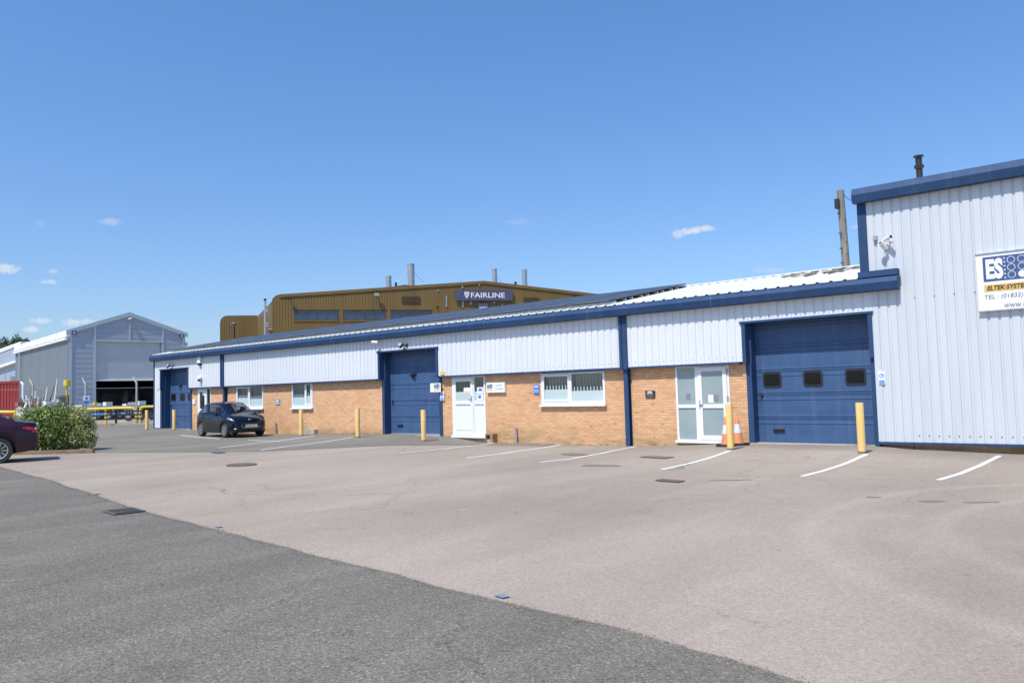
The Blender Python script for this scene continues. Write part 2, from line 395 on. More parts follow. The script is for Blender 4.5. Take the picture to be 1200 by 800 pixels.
# road edge, from the far left to behind the right frame edge
edge = [(-80, 12.5), (-40, 8.7), (-24.5, 7.15), (-18, 6.35), (-12.0, 5.42), (-9.6, 5.2), (-6.95, 4.95), (-5.2, 4.8), (-4.2, 4.7), (-3.1, 4.63), (-1.7, 4.42), (2, 4.0), (12, 2.6), (40, -2)]
eg = []
for (a, b), (c_, d) in zip(edge, edge[1:]):
    n = max(1, int((c_-a)/(.12 if -26 < a < 2 else 3)))
    for k in range(n):
        t = k/n; x = a+(c_-a)*t; y = b+(d-b)*t
        eg.append((x, y+(.022*(random.random()-.5)+.03*noise.noise(Vector((x*1.5, 0, 0)))+.05*noise.noise(Vector((x*.5, 5, 0)))))) 
eg.append(edge[-1])
sheet('road', [(x, y+.02) for x, y in eg]+[(40,-12),(-10,-9),(-80,-2)], MT['road'], 0)
sheet('car_park', eg+[(40, 21), (8, 20.6), (-43.3, 20.6), (-56, 20.6), (-60, 19)], MT['park'], .008, .5)
m = MB()
for (xa, ya), (xb, yb) in zip(eg, eg[1:]): m.face([(xa, ya, -.05), (xb, yb, -.05), (xb, yb, .008), (xa, ya, .008)])
m.build('car_park_edge', MT['park'])['kind'] = 'structure'
fg = [G(*p) for p in ((112,530.5),(215,530.3),(310,529),(370,526),(430,523.5),(500,522),(560,521.5),(640,523))]
far = [(p.x, p.y) for p in fg]
apr = sheet('service_apron', [(-27.6, 10.75)]+far+[(-15.3, 19.2), (-15.3, 20.5), (-43.4, 20.5), (-44.2, 34), (-57.6, 28.5), (-58.3, 24.0), (-57.3, 18.0), (-40, 12.5)], MT['apron'], .014, .5)
sheet('yard', [(-57.4,18.0),(-58.4,24.0),(-57.6,28.5),(-44,36),(-44,90),(-160,90),(-160,5),(-57,5)], MT['yard'], -.05)
m = MB(); rg = random.Random(21)
for k in range(2600):
    i = rg.randrange(0, len(eg)-1); x, y = eg[i]
    if not -26 < x < 1: continue
    px = x+rg.uniform(-.1, .1); py = y+rg.gauss(-.03, .035); s_ = rg.uniform(.0015, .0045)
    z = .009 if py > y else .001
    m.prism([(px-s_, py-s_, z), (px+s_, py-s_*.6, z), (px+s_*.7, py+s_, z), (px-s_*.8, py+s_*.7, z)], (0, 0, s_))
o = m.build('loose_grit', MT['grit']); tag(o, 'loose grit lying along the joint between road and car park', 'grit', kind='stuff')
# parking bay lines
def line(name, pts, w=.1, mat='line', dz=.022):
    dz = .020 if pts[0][0] < 520 else .0125
    ps = [G(*p) for p in pts]
    fine = []
    for a, b in zip(ps, ps[1:]):
        for k in range(6): fine.append(a.lerp(b, k/6))
    fine.append(ps[-1]); L = []; Rr = []
    for k, p in enumerate(fine):
        t = (fine[min(k+1, len(fine)-1)]-fine[max(0, k-1)]); t.z = 0; t.normalize(); n = Vector((-t.y, t.x, 0))*w/2
        n *= 1+.08*(random.random()-.5)
        for q, lst in ((p+n, L), (p-n, Rr)): lst.append(Vector((q.x, q.y, gz(q.x, q.y)+dz)))
    m = MB()
    for k in range(len(fine)-1): m.face([L[k], L[k+1], Rr[k+1], Rr[k]])
    o = m.build('bay_line', MT[mat]); o['kind'] = 'structure'; return o
for pts in ([(255.6,525.2),(300,519.8),(326,517),(368.3,511.1)], [(305.4,527.8),(340,523),(380,518),(413.8,512.6)], [(212,510.2),(235,512.8),(257,514.6)], [(291,516.2),(310,517),(328,517.2)],
            [(469,531.6),(520,527),(560,522.2),(586,518)], [(547,536.8),(590,531.5),(625,526.5),(660,520.3)], [(633,541.9),(668,538),(705,531.5),(744.4,523.3)],
            [(775.2,550.5),(800,545.2),(830,537.2),(855.8,528.3)], [(939.6,558.6),(965,552),(992,543),(1015.6,532.3)], [(1099.4,563),(1125,555.5),(1148,546),(1171.3,534.4)]):
    line('bay_line', pts)

def disc(name, px, rx, ry, mat, label, cat, dz=.02, round_=True, ang=0, parts=None):
    p = G(*px); t = empty(name, (p.x, p.y, gz(p.x, p.y)+dz), ang, label, cat)
    m = MB()
    if round_: m.lathe([(rx, 0), (rx, .004), (rx*.94, .006)], 28)
    else: m.box(-rx, rx, -ry, ry, 0, .005)
    m.build('cover', MT[mat], t)
    f = MB()
    if round_: f.tube([(rx*1.04*math.cos(a*PI/16), rx*1.04*math.sin(a*PI/16), .004) for a in range(33)], .012, 4, False)
    else: f.box(-rx*1.08, rx*1.08, -ry*1.16, -ry*1.02, 0, .008).box(-rx*1.08, rx*1.08, ry*1.02, ry*1.16, 0, .008).box(-rx*1.1, -rx*1.02, -ry, ry, 0, .008).box(rx*1.02, rx*1.1, -ry, ry, 0, .008)
    f.build('rim', MT['iron'], t)
    return t
t = disc('manhole_cover', (283,545.3), .34, .34, 'rust', 'round dark iron manhole cover in the middle of the pinkish car park', 'manhole cover')
m = MB()
for k in range(-4, 5): m.box(-.26, .26, k*.06-.012, k*.06+.012, .006, .010)
m.build('tread', MT['iron'], t)
t = disc('drain_grate', (145,599.5), .26, .19, 'iron', 'black drain grate at the edge of the dark road nearest the camera', 'drain', .012, False, -.1)
m = MB()
for k in range(-5, 6): m.box(k*.045-.008, k*.045+.008, -.17, .17, .006, .014)
m.build('bar', MT['iron'], t)
disc('manhole_cover', (770,536.3), .33, .17, 'rust', 'rust brown rectangular cover near the frosted glass doors', 'manhole cover', .02, False, -.15)
disc('manhole_cover', (674,533), .30, .16, 'rust', 'small rusty rectangular cover crossed by a bay line', 'manhole cover', .014, False, -.2)
disc('drain_grate', (785,564.3), .22, .10, 'iron', 'small dark drain in the car park in front of the traffic cones', 'drain', .02, False, -.1)
disc('manhole_cover', (256,530.8), .25, .12, 'iron', 'thin dark iron cover where grey asphalt meets pinkish asphalt', 'manhole cover', .02, False, -.2)
# irregular tarmac patch (a stain) and chalk blue marks
def blot(name, px, rx, ry, mat, dz, seed, ang=0):
    p = G(*px); m = MB(); pts = []
    for k in range(26):
        a = 2*PI*k/26; r = 1+.35*noise.noise(Vector((math.cos(a)*1.3+seed, math.sin(a)*1.3, 0)))
        x, y = rx*r*math.cos(a), ry*r*math.sin(a); x, y = x*math.cos(ang)-y*math.sin(ang), x*math.sin(ang)+y*math.cos(ang)
        pts.append((p.x+x, p.y+y, gz(p.x+x, p.y+y)+dz))
    o = m.face(pts).build(name, MT[mat]); o['kind'] = 'structure'; return o
blot('asphalt_patch', (704,545.8), .5, .22, 'stain', .0125, 3, .3)
blot('asphalt_patch', (14,680.5), .12, .035, 'apron', .003, 4, .8)
blot('asphalt_patch', (856,563), .35, .05, 'stain', .0125, 5, .6)
blot('asphalt_patch', (1092,588), .16, .06, 'stain', .0125, 8, .6)
blot('asphalt_patch', (1150,589), .22, .05, 'stain', .0125, 9, .6)
blot('asphalt_patch', (1024,583), .1, .05, 'stain', .0125, 11, .6)
for px, r in (((588,700.5), .055), ((256,618.5), .05), ((114,579.5), .06)):
    p = G(*px); m = MB()
    m.face([(p.x-r*1.2, p.y-r*.5, .02), (p.x+r*.9, p.y-r*.8, .02), (p.x+r*1.2, p.y+r*.6, .02), (p.x-r*.6, p.y+r*.9, .02)])
    m.build('paint_mark', MT['mark'])['kind'] = 'structure'

# ------------------------------------------------------------------ corrugated sheet
def corr(m, xa, xb, za, zb, y, pitch, depth=.024, phase=0, P=None):
    """vertical ribs; broad crowns, narrow valleys; P maps (x,y,z) to world"""
    P = P or (lambda x, y_, z: (x, y_, z))
    prof = []
    k = math.floor((xa-phase)/pitch)
    while phase+k*pitch < xb:
        b = phase+k*pitch
        prof += [(b, y), (b+pitch*.70, y), (b+pitch*.76, y+depth), (b+pitch*.92, y+depth), (b+pitch*.98, y)]; k += 1
    out = []
    for (x0, y0), (x1, y1) in zip(prof, prof[1:]+[(prof[-1][0]+pitch*.02, y)]):
        a, b = max(x0, xa), min(x1, xb)
        if b-a < 1e-5: continue
        ya = y0+(y1-y0)*(a-x0)/(x1-x0); yb = y0+(y1-y0)*(b-x0)/(x1-x0)
        f0 = callable(zb); t0 = zb(a) if f0 else zb; t1 = zb(b) if f0 else zb
        m.face([P(a, ya, za), P(b, yb, za), P(b, yb, t1), P(a, ya, t0)])
    return m

CY = 20.0      # cladding crest plane
BY = 20.2      # brick plane
DY = 20.49     # roller door plane
XL, XT = -43.1, -5.93   # left end of the low row, left corner of the tall unit
LINT = 3.31; CB = 2.26; ET = 3.86
D = [(-42.40, -39.28), (-24.12, -20.76), (-9.06, -5.74)]
bld = empty('industrial_unit_row', (-24.5, 20, 0), 0, 'long low unit row of buff brick under white ribbed cladding and blue gutter', 'building')
class Off:      # parts of the row are modelled in world space; the empty sits at the base of the row
    pass
def part(mb, name, mat, root, **k):
    o = mb.build(name, mat, None, **k); o.parent = root; o.matrix_parent_inverse = Matrix.Translation(-Vector(root.location)); return o
def rb(x): return onY
# cladding
m = MB(); ph = -.02; pt = .235
corr(m, XL, D[0][0], .17, ET, CY, pt, phase=ph)
for a, b in D: corr(m, a, b, LINT+.015, ET, CY, pt, phase=ph)
corr(m, D[0][1], D[1][0], CB, ET, CY, pt, phase=ph); corr(m, D[1][1], D[2][0], CB, ET, CY, pt, phase=ph)
part(m, 'cladding', MT['clad'], bld)
m = MB(); corr(m, D[2][1], XT+.88, .21, ET, CY, .205, phase=-5.74)
part(m, 'cladding', MT['clad2'], bld)
# screws along the cladding foot
m = MB()
def screws(m, xa, xb, z, pitch, ph, y=CY, r=.012):
    k = math.ceil((xa-ph)/pitch)
    while ph+k*pitch+pitch*.35 < xb:
        if k % 2 == 0 or True: m.box(ph+k*pitch+pitch*.35-r, ph+k*pitch+pitch*.35+r, y-.006, y-.001, z-r, z+r)
        k += 1
for a, b in ((D[0][1], D[1][0]), (D[1][1], D[2][0])): screws(m, a, b, CB+.12, pt, ph)
for a, b in D: screws(m, a, b, LINT+.08, pt, ph)
part(m, 'fixing_screw', MT['steel'], bld).__setitem__('kind', 'stuff')
# bottom trims
for a, b, z in ((D[0][1], D[1][0], CB), (D[1][1], D[2][0], CB)):
    part(MB().box(a+.11, b-.11, CY-.012, BY+.02, z-.055, z), 'bottom_trim', MT['blue'], bld)
part(MB().box(XL+.04, D[0][0]-.02, CY-.012, BY, .12, .17), 'bottom_trim', MT['blue'], bld)
# left end wall, corner trim, back wall
m = MB(); m.face([(XL+.01, CY+.05, -.1), (XL+.01, CY+.05, ET+.1), (XL+.01, 26, 5.2), (XL+.01, 33, ET), (XL+.01, 33, -.1)]); m.face([(XL, 33, -.1), (XT+.5, 33, -.1), (XT+.5, 33, ET), (XL, 33, ET)])
part(m, 'end_wall', MT['clad2'], bld)
part(MB().box(XL-.06, XL+.03, CY-.02, CY+.12, .12, ET), 'corner_trim', MT['blue'], bld)
# brick walls, split by the doors and windows
wins = {}
def rect(x0, y0, x1, y1, Y):
    ym = (y0+y1)/2; a = onY(x0, ym, Y).x; b = onY(x1, ym, Y).x; xm = (x0+x1)/2
    return a, b, onY(xm, y1, Y).z, onY(xm, y0, Y).z
W1 = rect(277.5, 451.8, 309, 478.5, BY); W2 = rect(342.6, 447.8, 366.8, 477.8, BY); W3 = rect(634.8, 436.0, 709.4, 474.0, BY)
P1 = rect(232.2, 453, 247.5, 503, BY); P2 = rect(530.6, 441, 569.4, 511.6, BY); P3 = rect(793, 430, 856.0, 517.6, BY)
ops = []
for w in (W1, W2, W3): ops.append((w[0], w[1], w[2], CB+.06))
for w in (P1, P2, P3): ops.append((w[0], w[1], w[2], CB+.06))
def brickrun(xa, xb):
    m = MB(); y0, y1 = BY, BY+.22
    here = sorted(o for o in ops if xa < o[0] < xb); x = xa
    for o in here:
        m.box(x, o[0], y0, y1, -.3, CB+.1); m.box(o[0], o[1], y0, y1, -.3, o[2]); x = o[1]
    m.box(x, xb, y0, y1, -.3, CB+.1)
    return m
for a, b in ((D[0][1], D[1][0]), (D[1][1], D[2][0])): part(brickrun(a, b), 'brick_wall', MT['brick'], bld)
part(MB().box(XL+.05, D[0][0], BY-.04, BY+.2, -.3, .17), 'brick_wall', MT['brick'], bld)
part(MB().box(D[2][1]+.02, XT+.9, BY-.02, BY+.2, -.3, .2), 'brick_wall', MT['brick'], bld)
# dark interior behind windows
part(MB().box(XL+.1, XT, 21.4, 21.5, -.1, 3.7).box(XL+.1, XT, 20.55, 21.4, 2.5, 2.55), 'inner_wall', MT['inside'], bld)
# roof
def roofz(y): return 4.11+.188*(y-19.8) if y <= 26 else 4.11+.188*6.2-.188*(y-26)
m = MB(); x = XL-.05; RX = XT+.02
k = 0; p_ = .333
while x < RX:
    prof = [(x, 0), (min(x+p_*.62, RX), 0), (min(x+p_*.70, RX), .035), (min(x+p_*.88, RX), .035), (min(x+p_*.96, RX), 0), (min(x+p_, RX), 0)]
    for (a, ha), (b, hb) in zip(prof, prof[1:]):
        if b-a < 1e-6: continue
        m.face([(a, 19.78, roofz(19.78)+ha), (b, 19.78, roofz(19.78)+hb), (b, 26, roofz(26)+hb), (a, 26, roofz(26)+ha)])
        m.face([(a, 26, roofz(26)+ha), (b, 26, roofz(26)+hb), (b, 33.2, roofz(33.2)+hb), (a, 33.2, roofz(33.2)+ha)])
    x += p_
part(m, 'roof', None or MT['roofw'], bld)
part(MB().prism([(XL-.05, 25.8, roofz(25.8)+.04), (XL-.05, 26, roofz(26)+.06), (XL-.05, 26.2, roofz(25.8)+.04), (XL-.05, 26, roofz(26)+.0)], (RX-XL, 0, 0)), 'ridge_cap', MT['roofw'], bld)
# moss patches on the bare right end
m = MB()
for k in range(70):
    u = random.random(); x = -9.7+3.7*u; y = 23.2+2.2*random.random()*(1-.3*u)+.4*u
    w = .05+.10*random.random(); l = .3+.6*random.random(); z = roofz(y)+.045
    if x+w > RX: continue
    m.face([(x, y, z), (x+w, y, z), (x+w*1.2, y+l, z+l*.188), (x+.01, y+l, z+l*.188)])
part(m, 'moss_streaks', MT['moss'], bld).__setitem__('kind', 'stuff')
# gutter (box profile)
gp = [(19.86, 4.125), (19.81, 4.115), (19.715, 3.975), (19.765, 3.80), (19.965, 3.785), (19.965, 4.10)]
m = MB().prism([(XL-.06, y, z) for y, z in gp], (XT+.86-XL+.06, 0, 0))
gut = part(m, 'gutter', MT['blue'], bld)
for x in (-38.5, -33.5, -28.3, -22.0, -18.2, -13.9, -9.8):
    m = MB().prism([(x, y+(.0 if i > 3 else -.003), z+(.003 if i < 2 else -.003)) for i, (y, z) in enumerate(gp)], (.018, 0, 0))
    j = m.build('joint', MT['blue2'], gut)
# flashing where the gutter meets the tall unit
part(MB().box(XT-.02, XT+.86, 19.78, CY, 4.127, 4.27), 'flashing', MT['blue'], bld)
# posts
for xp, z0, nm in ((onY(260.0, 440, 19.95).x, 0, 'post'), (-12.78, -.1, 'post')):
    m = MB().box(xp-.12, xp+.12, CY-.05, CY+.05, CB-.06, 3.79).box(xp-.13, xp-.04, CY-.08, CY-.05, CB-.06, 3.79).box(xp+.02, xp+.13, CY-.07, CY-.05, CB-.06, 3.79)
    part(m, 'post_casing', MT['blue'], bld)
    m = MB().box(xp-.075, xp+.075, BY-.17, BY-.155, z0-.1, CB-.06).box(xp-.075, xp+.075, BY-.02, BY+.0, z0-.1, CB-.06).box(xp-.006, xp+.006, BY-.155, BY-.02, z0-.1, CB-.06)
    part(m, 'steel_post', MT['blue'], bld)

# roller doors
def roller(i, base, windows, zs=.10):
    a, b = D[i]; ins = .15
    t = MB()
    t.box(a, a+ins, BY-.03, BY+.24, base-.2, CB-.05).box(b-ins, b, BY-.03, BY+.24, base-.2, CB-.05)     # lower jambs
    t.box(a-.0, a+.10, CY-.03, BY+.02, CB-.055, LINT).box(b-.10, b, CY-.03, BY+.02, CB-.055, LINT)    # upper jambs
    t.box(a-.05, b+.03, CY-.045, CY+.10, LINT-.035, LINT+.02)                                    # lintel trim
    part(t, 'door_frame', MT['blue'], bld)
    t = MB().box(a+.10, a+ins-.003, BY+.021, DY+.02, base-.05, LINT-.04).box(b-ins+.003, b-.10, BY+.021, DY+.02, base-.05, LINT-.04)
    if i == 0: t.box(a-.03, a+.10, CY+.04, BY-.031, .1, CB-.06)
    if i == 2: t.box(b-.10, b+.0, CY+.04, BY-.031, .1, CB-.06)
    t.box(a+.1, b-.1, CY+.1, DY+.3, LINT-.03, LINT+.0)
    part(t, 'reveal', MT['blue'], bld)
    prof = [(base, 0)]
    z = base+.62
    while z < LINT:
        prof += [(z-.13, 0), (z-.12, -.012), (z-.095, -.012), (z-.085, 0), (z-.012, 0), (z-.006, .016), (z+.006, .016), (z+.012, 0), (z+.06, 0), (z+.07, -.012), (z+.095, -.012), (z+.105, 0)]; z += .625
    prof = [(q, d) for q, d in prof if q < LINT]+[(LINT, 0)]
    m = MB()
    for (z0, d0), (z1, d1) in zip(prof, prof[1:]):
        m.face([(a+ins-.02, DY+d0, z0), (b-ins+.02, DY+d0, z0), (b-ins+.02, DY+d1, z1), (a+ins-.02, DY+d1, z1)])
    d = part(m, 'roller_door', MT['door'], bld)
    def sub(mb, nm, mt):
        o = mb.build(nm, mt, d); return o
    for (cx, cz, w, h) in windows:
        def rr(w, h, r, y):
            pts = []
            for sx, sz, a0 in ((1, 1, 0), (-1, 1, 90), (-1, -1, 180), (1, -1, 270)):
                for q in range(5):
                    th = R(a0+q*22.5); pts.append((cx+sx*(w/2-r)+r*math.cos(th), y, cz+sz*(h/2-r)+r*math.sin(th)))
            return pts
        fr = sub(MB().prism(rr(w, h, .07, DY-.022), (0, .03, 0)), 'window_frame', MT['black'])
        pn = sub(MB().prism(rr(w-.09, h-.09, .05, DY-.026), (0, .006, 0)), 'window', MT['carg'])
    sub(MB().box(a+.55+.0, a+.85, DY-.03, DY-.003, base+.27, base+.36).box(a+.57, a+.83, DY-.05, DY-.03, base+.33, base+.36), 'handle', MT['black'])
    sub(MB().box(a+ins+.10, a+ins+.13, DY-.02, DY-.002, base+1.12, base+1.32).box(a+ins+.09, a+ins+.17, DY-.045, DY-.02, base+1.24, base+1.27), 'lock', MT['black'])
    sub(MB().box(a+ins, b-ins, DY-.02, DY-.003, base-.01, base+.035), 'bottom_seal', MT['steel'] if i == 1 else MT['door'])
    return d
def cz(px, py): p = onY(px, py, DY); return p.x, p.z
w3 = [(*cz(905, 445), .50, .40), (*cz(952.7, 443.4), .50, .40), (*cz(1002.7, 441.4), .50, .40)]
w1 = [(*cz(203.6, 465.3), .50, .38), (*cz(213.8, 465), .50, .38), (*cz(223.4, 464.6), .50, .38)]
d1 = roller(0, .10, w1); d2 = roller(1, .10, []); d3 = roller(2, .095, w3)
x_, z_ = cz(484, 439.5)
MB().box(x_-.14, x_+.14, DY-.05, DY-.003, z_-.03, z_+.05).box(x_-.04, x_+.04, DY-.06, DY-.003, z_-.12, z_-.03).build('bracket', MT['black'], d2)
x_, z_ = cz(211.8, 452)
MB().box(x_-.09, x_+.09, DY-.05, DY-.003, z_-.05, z_+.05).build('bracket', MT['black'], d1)
for a, b in D: part(MB().box(a+.05, b-.05, BY-.1, DY+.3, -.2, wallz((a+b)/2)+.012), 'threshold', MT['conc'], bld)

# windows
def slats(m, a, b, z0, z1, y, step=.115, w=.05):
    x = a+.05
    while x < b-.02:
        m.box(x, x+w, y, y+.004, z0, z1); x += step*(1+.1*(random.random()-.5))
def window(r, split, opener, frost=.32, sill=True, name='window'):
    a, b, z0, z1 = r; F0, F1 = BY-.03, BY+.07; fwid = .075
    m = MB().box(a, b, F0, F1, z0, z0+fwid+.03).box(a, b, F0, F1, z1-fwid*.7, z1).box(a, a+fwid, F0, F1, z0+fwid+.03, z1-fwid*.7).box(b-fwid, b, F0, F1, z0+fwid+.03, z1-fwid*.7)
    xs = a+(b-a)*split; m.box(xs-.045, xs+.045, F0, F1, z0+fwid+.03, z1-fwid*.7)
    w = part(m, name, MT['white'], bld)
    panes = [(a+fwid, xs-.045), (xs+.045, b-fwid)]
    for k, (p, q) in enumerate(panes):
        zz0, zz1 = z0+fwid+.03, z1-fwid*.7
        if k == opener:
            s = MB().box(p, q, F0-.015, F0+.03, zz0-.004, zz0+.06).box(p, q, F0-.015, F0+.03, zz1-.06, zz1+.004).box(p, p+.055, F0-.015, F0+.03, zz0+.06, zz1-.06).box(q-.055, q, F0-.015, F0+.03, zz0+.06, zz1-.06)
            s.build('sash', MT['white'], w); p += .055; q -= .055; zz0 += .06; zz1 -= .06
        MB().box(p, q, F0+.035, F0+.041, zz0, zz1).build('pane', MT['glass'], w)
        zf = zz0+(z1-z0)*frost
        s = MB().box(p, q, F0+.028, F0+.032, zz0, zf); slats(s, p+.03, q, zf+.0, zf+(z1-z0)*.12, F0+.028, .125, .030); s.build('frosted_film', MT['frostl'], w)
        s = MB(); slats(s, p, q, zf, zz1, BY+.14, .125, .105); s.build('blind', MT['tape'], w)
    if sill: MB().box(a-.04, b+.04, BY-.11, F0-.002, z0-.05, z0+.012).build('sill', MT['white'], w)
    return w
window(W1, .5, 0); window(W2, .66, 1); window(W3, .475, 0)

# person doors
def pane(m_, p, q, z0, z1, y, nm, mt, par): return MB().box(p, q, y, y+.006, z0, z1).build(nm, mt, par)
def framebars(a, b, z0, z1, f, y0, y1):
    return MB().box(a, b, y0, y1, z0, z0+f).box(a, b, y0, y1, z1-f, z1).box(a, a+f, y0, y1, z0+f, z1-f).box(b-f, b, y0, y1, z0+f, z1-f)
a, b, z0, z1 = P2; z1 = CB-.03
xm = onY(556, 475, BY).x
pf = part(framebars(a, b, z0, z1, .07, BY-.02, BY+.07).box(xm-.03, xm+.03, BY-.02, BY+.07, z0+.07, z1-.07).box(a-.02, b+.02, BY-.09, BY-.02, z0-.03, z0+.05), 'entrance_frame', MT['white'], bld)
zm = onY(546, 469.5, BY).z
dl = MB().box(a+.075, xm-.035, BY-.035, BY+.02, z0+.075, zm-.0).box(a+.075, a+.20, BY-.035, BY+.02, zm, z1-.075).box(xm-.15, xm-.035, BY-.035, BY+.02, zm, z1-.075).box(a+.20, xm-.15, BY-.035, BY+.02, z1-.2, z1-.075)
dl = dl.build('door_leaf', MT['white'], pf)
MB().box(a+.2, xm-.15, BY-.012, BY-.006, zm, z1-.2).build('pane', MT['glass'], pf)
MB().box(a+.2, xm-.15, BY-.018, BY-.014, zm, zm+.32).build('frosted_film', MT['frostl'], pf)
MB().box(a+.2, xm-.15, BY-.038, BY-.034, zm-.17, zm-.12).build('door_panel_trim', MT['greyp'], pf); MB().box(a+.2, xm-.15, BY-.038, BY-.034, z0+.22, z0+.235).build('door_panel_trim', MT['greyp'], pf)
MB().box(xm-.11, xm-.08, BY-.06, BY-.035, zm-.02, zm+.18).box(xm-.22, xm-.09, BY-.075, BY-.05, zm+.05, zm+.075).build('handle', MT['steel'], pf)
MB().box(xm+.035, b-.075, BY-.015, BY+.02, z0+.075, zm).build('side_panel', MT['white'], pf)
MB().box(xm+.05, b-.08, BY-.020, BY-.016, zm-.17, zm-.12).build('side_panel_trim', MT['greyp'], pf)
MB().box(xm+.035, b-.075, BY+.0, BY+.006, zm, z1-.075).build('pane', MT['glass'], pf)
MB().box(xm+.035, b-.075, BY-.006, BY-.002, zm, zm+.32).build('frosted_film', MT['frostl'], pf)
s = MB(); slats(s, a+.2, xm-.15, zm+.0, z1-.2, BY+.09, .13, .045); slats(s, xm+.05, b-.08, zm, z1-.08, BY+.09, .14, .035); s.build('blind', MT['tape'], pf)
# notices on the glass
for (x0, y0, x1, y1, mt) in ((543.5, 454, 551, 461, 'whiteb'), (559, 453.5, 566.5, 461, 'whiteb'), (559, 461.6, 566.5, 469, 'whiteb')):
    q = rect(x0, y0, x1, y1, BY-.02); MB().box(q[0], q[1], BY-.0225, BY-.0205, q[2], q[3]).build('notice', MT[mt], pf)
for (x0, y0, x1, y1, mt) in ((560.8, 455, 565, 458, 'brightblue'), (560.5, 463, 563.8, 466.5, 'brightblue'), (544, 458.8, 550.5, 460, 'gold')):
    q = rect(x0, y0, x1, y1, BY-.02); MB().box(q[0], q[1], BY-.0255, BY-.0235, q[2], q[3]).build('notice_print', MT[mt], pf)
# far left white door
a, b, z0, z1 = P1; z1 = CB-.03
xm = onY(243, 475, BY).x
pf = part(framebars(a, b, z0, z1, .07, BY-.02, BY+.07), 'entrance_frame', MT['white'], bld)
MB().box(a+.075, a+.24, BY-.04, BY+.02, z0+.075, z1-.08).box(xm-.2, xm, BY-.04, BY+.02, z0+.075, z1-.08).box(a+.24, xm-.2, BY-.04, BY+.02, z0+.075, z0+1.05).box(a+.24, xm-.2, BY-.04, BY+.02, z1-.2, z1-.08).build('door_leaf', MT['white'], pf)
MB().box(a+.24, xm-.2, BY-.015, BY-.01, z0+1.05, z1-.2).box(xm, b-.075, BY+.02, BY+.026, z0+.075, z1-.075).build('pane', MT['glass'], pf)
q = rect(237.5, 457.5, 241, 463, BY-.02); MB().box(q[0], q[1], BY-.0225, BY-.018, q[2], q[3]).build('notice', MT['whiteb'], pf)
# frosted double door
a, b, z0, z1 = P3; z1 = CB-.03
xm = onY(817.5, 470, BY).x; zt = onY(824, 475.5, BY).z
pf = part(framebars(a, b, z0, z1, .06, BY-.02, BY+.07).box(xm-.05, xm+.04, BY-.02, BY+.07, z0+.06, z1-.06).box(a+.06, xm-.05, BY-.02, BY+.07, zt-.05, zt+.04).box(a-.03, b+.03, BY-.10, BY-.02, z0-.03, z0+.04), 'entrance_frame', MT['white'], bld)
MB().box(a+.06, xm-.05, BY+.01, BY+.016, z0+.06, zt-.05).box(a+.06, xm-.05, BY+.01, BY+.016, zt+.04, z1-.06).build('side_light', MT['frost'], pf)
c0, c1 = xm+.045, b-.065
dl = framebars(c0, c1, z0+.065, z1-.065, .12, BY-.045, BY+.0).box(c0+.12, c1-.12, BY-.045, BY, zt-.06, zt+.05).build('door_leaf', MT['white'], pf)
MB().box(c0+.12, c1-.12, BY-.02, BY-.014, z0+.18, zt-.06).box(c0+.12, c1-.12, BY-.02, BY-.014, zt+.05, z1-.18).build('pane', MT['frost'], pf)
MB().box(c0+.03, c0+.06, BY-.06, BY-.045, zt-.07, zt+.17).box(c0+.03, c0+.15, BY-.085, BY-.06, zt+.03, zt+.055).build('handle', MT['steel'], pf)
for zq in (zt+.16, z1-.25, z0+.3): MB().box(c1-.01, c1+.035, BY-.06, BY-.045, zq, zq+.11).build('hinge', MT['greyp'], pf)
q = rect(830, 462.5, 836.5, 471.5, BY-.02); MB().box(q[0], q[1], BY-.0235, BY-.0205, q[2], q[3]).build('notice', MT['whiteb'], pf)
q = rect(836.2, 462.5, 842, 470, BY-.02); MB().box(q[0], q[1], BY-.0265, BY-.0240, q[2], q[3]).build('notice', MT['inkg'], pf)
q = rect(803.5, 461, 808.5, 468, BY-.02); MB().box(q[0], q[1], BY+.004, BY+.008, q[2], q[3]).build('notice', MT['inkg'], pf)
part(MB().box(onY(366, 500, 20.15).x-.4, onY(366, 500, 20.15).x+.35, BY-.22, BY-.001, -.2, .24), 'concrete_step', MT['conc'], bld)

# ------------------------------------------------------------------ solar panels
def make_panel():
    t = empty('solar_panel', (0, 0, 0), 0, 'dark blue solar panel in the array covering the low roof', 'solar panel', 'solar panels on the low roof')
    m = MB().box(-.82, .82, -.49, -.465, 0, .04).box(-.82, .82, .465, .49, 0, .04).box(-.82, -.795, -.465, .465, 0, .04).box(.795, .82, -.465, .465, 0, .04)
    m.build('frame', MT['pframe'], t)
    MB().box(-.795, .795, -.465, .465, .012, .034).build('cells', MT['panel'], t)
    return t
pp = None; slope = math.atan(.188)
for cidx in range(17):
    for r_ in range(5):
        x = -13.35-.83-cidx*1.68; y = 20.17+.49+r_*.985
        if pp is None: pp = make_panel(); o = pp
        else: o = copy_tree(pp)
        o.location = (x, y, roofz(y)+.13); o.rotation_euler = (slope, 0, 0)
rail = empty('panel_rail', (-13.3, 20.6, roofz(20.6)+.06), 0, 'pale aluminium mounting rails under the solar panel array', 'mounting rail')
for r_ in range(5):
    for q in (.2, .8):
        y = 20.17+r_*.985+q*.98; MB().box(-28.5, .05, y-20.6-.02, y-20.6+.02, roofz(y)-roofz(20.6)-.03, roofz(y)-roofz(20.6)+.045).build('rail', MT['alu'], rail)

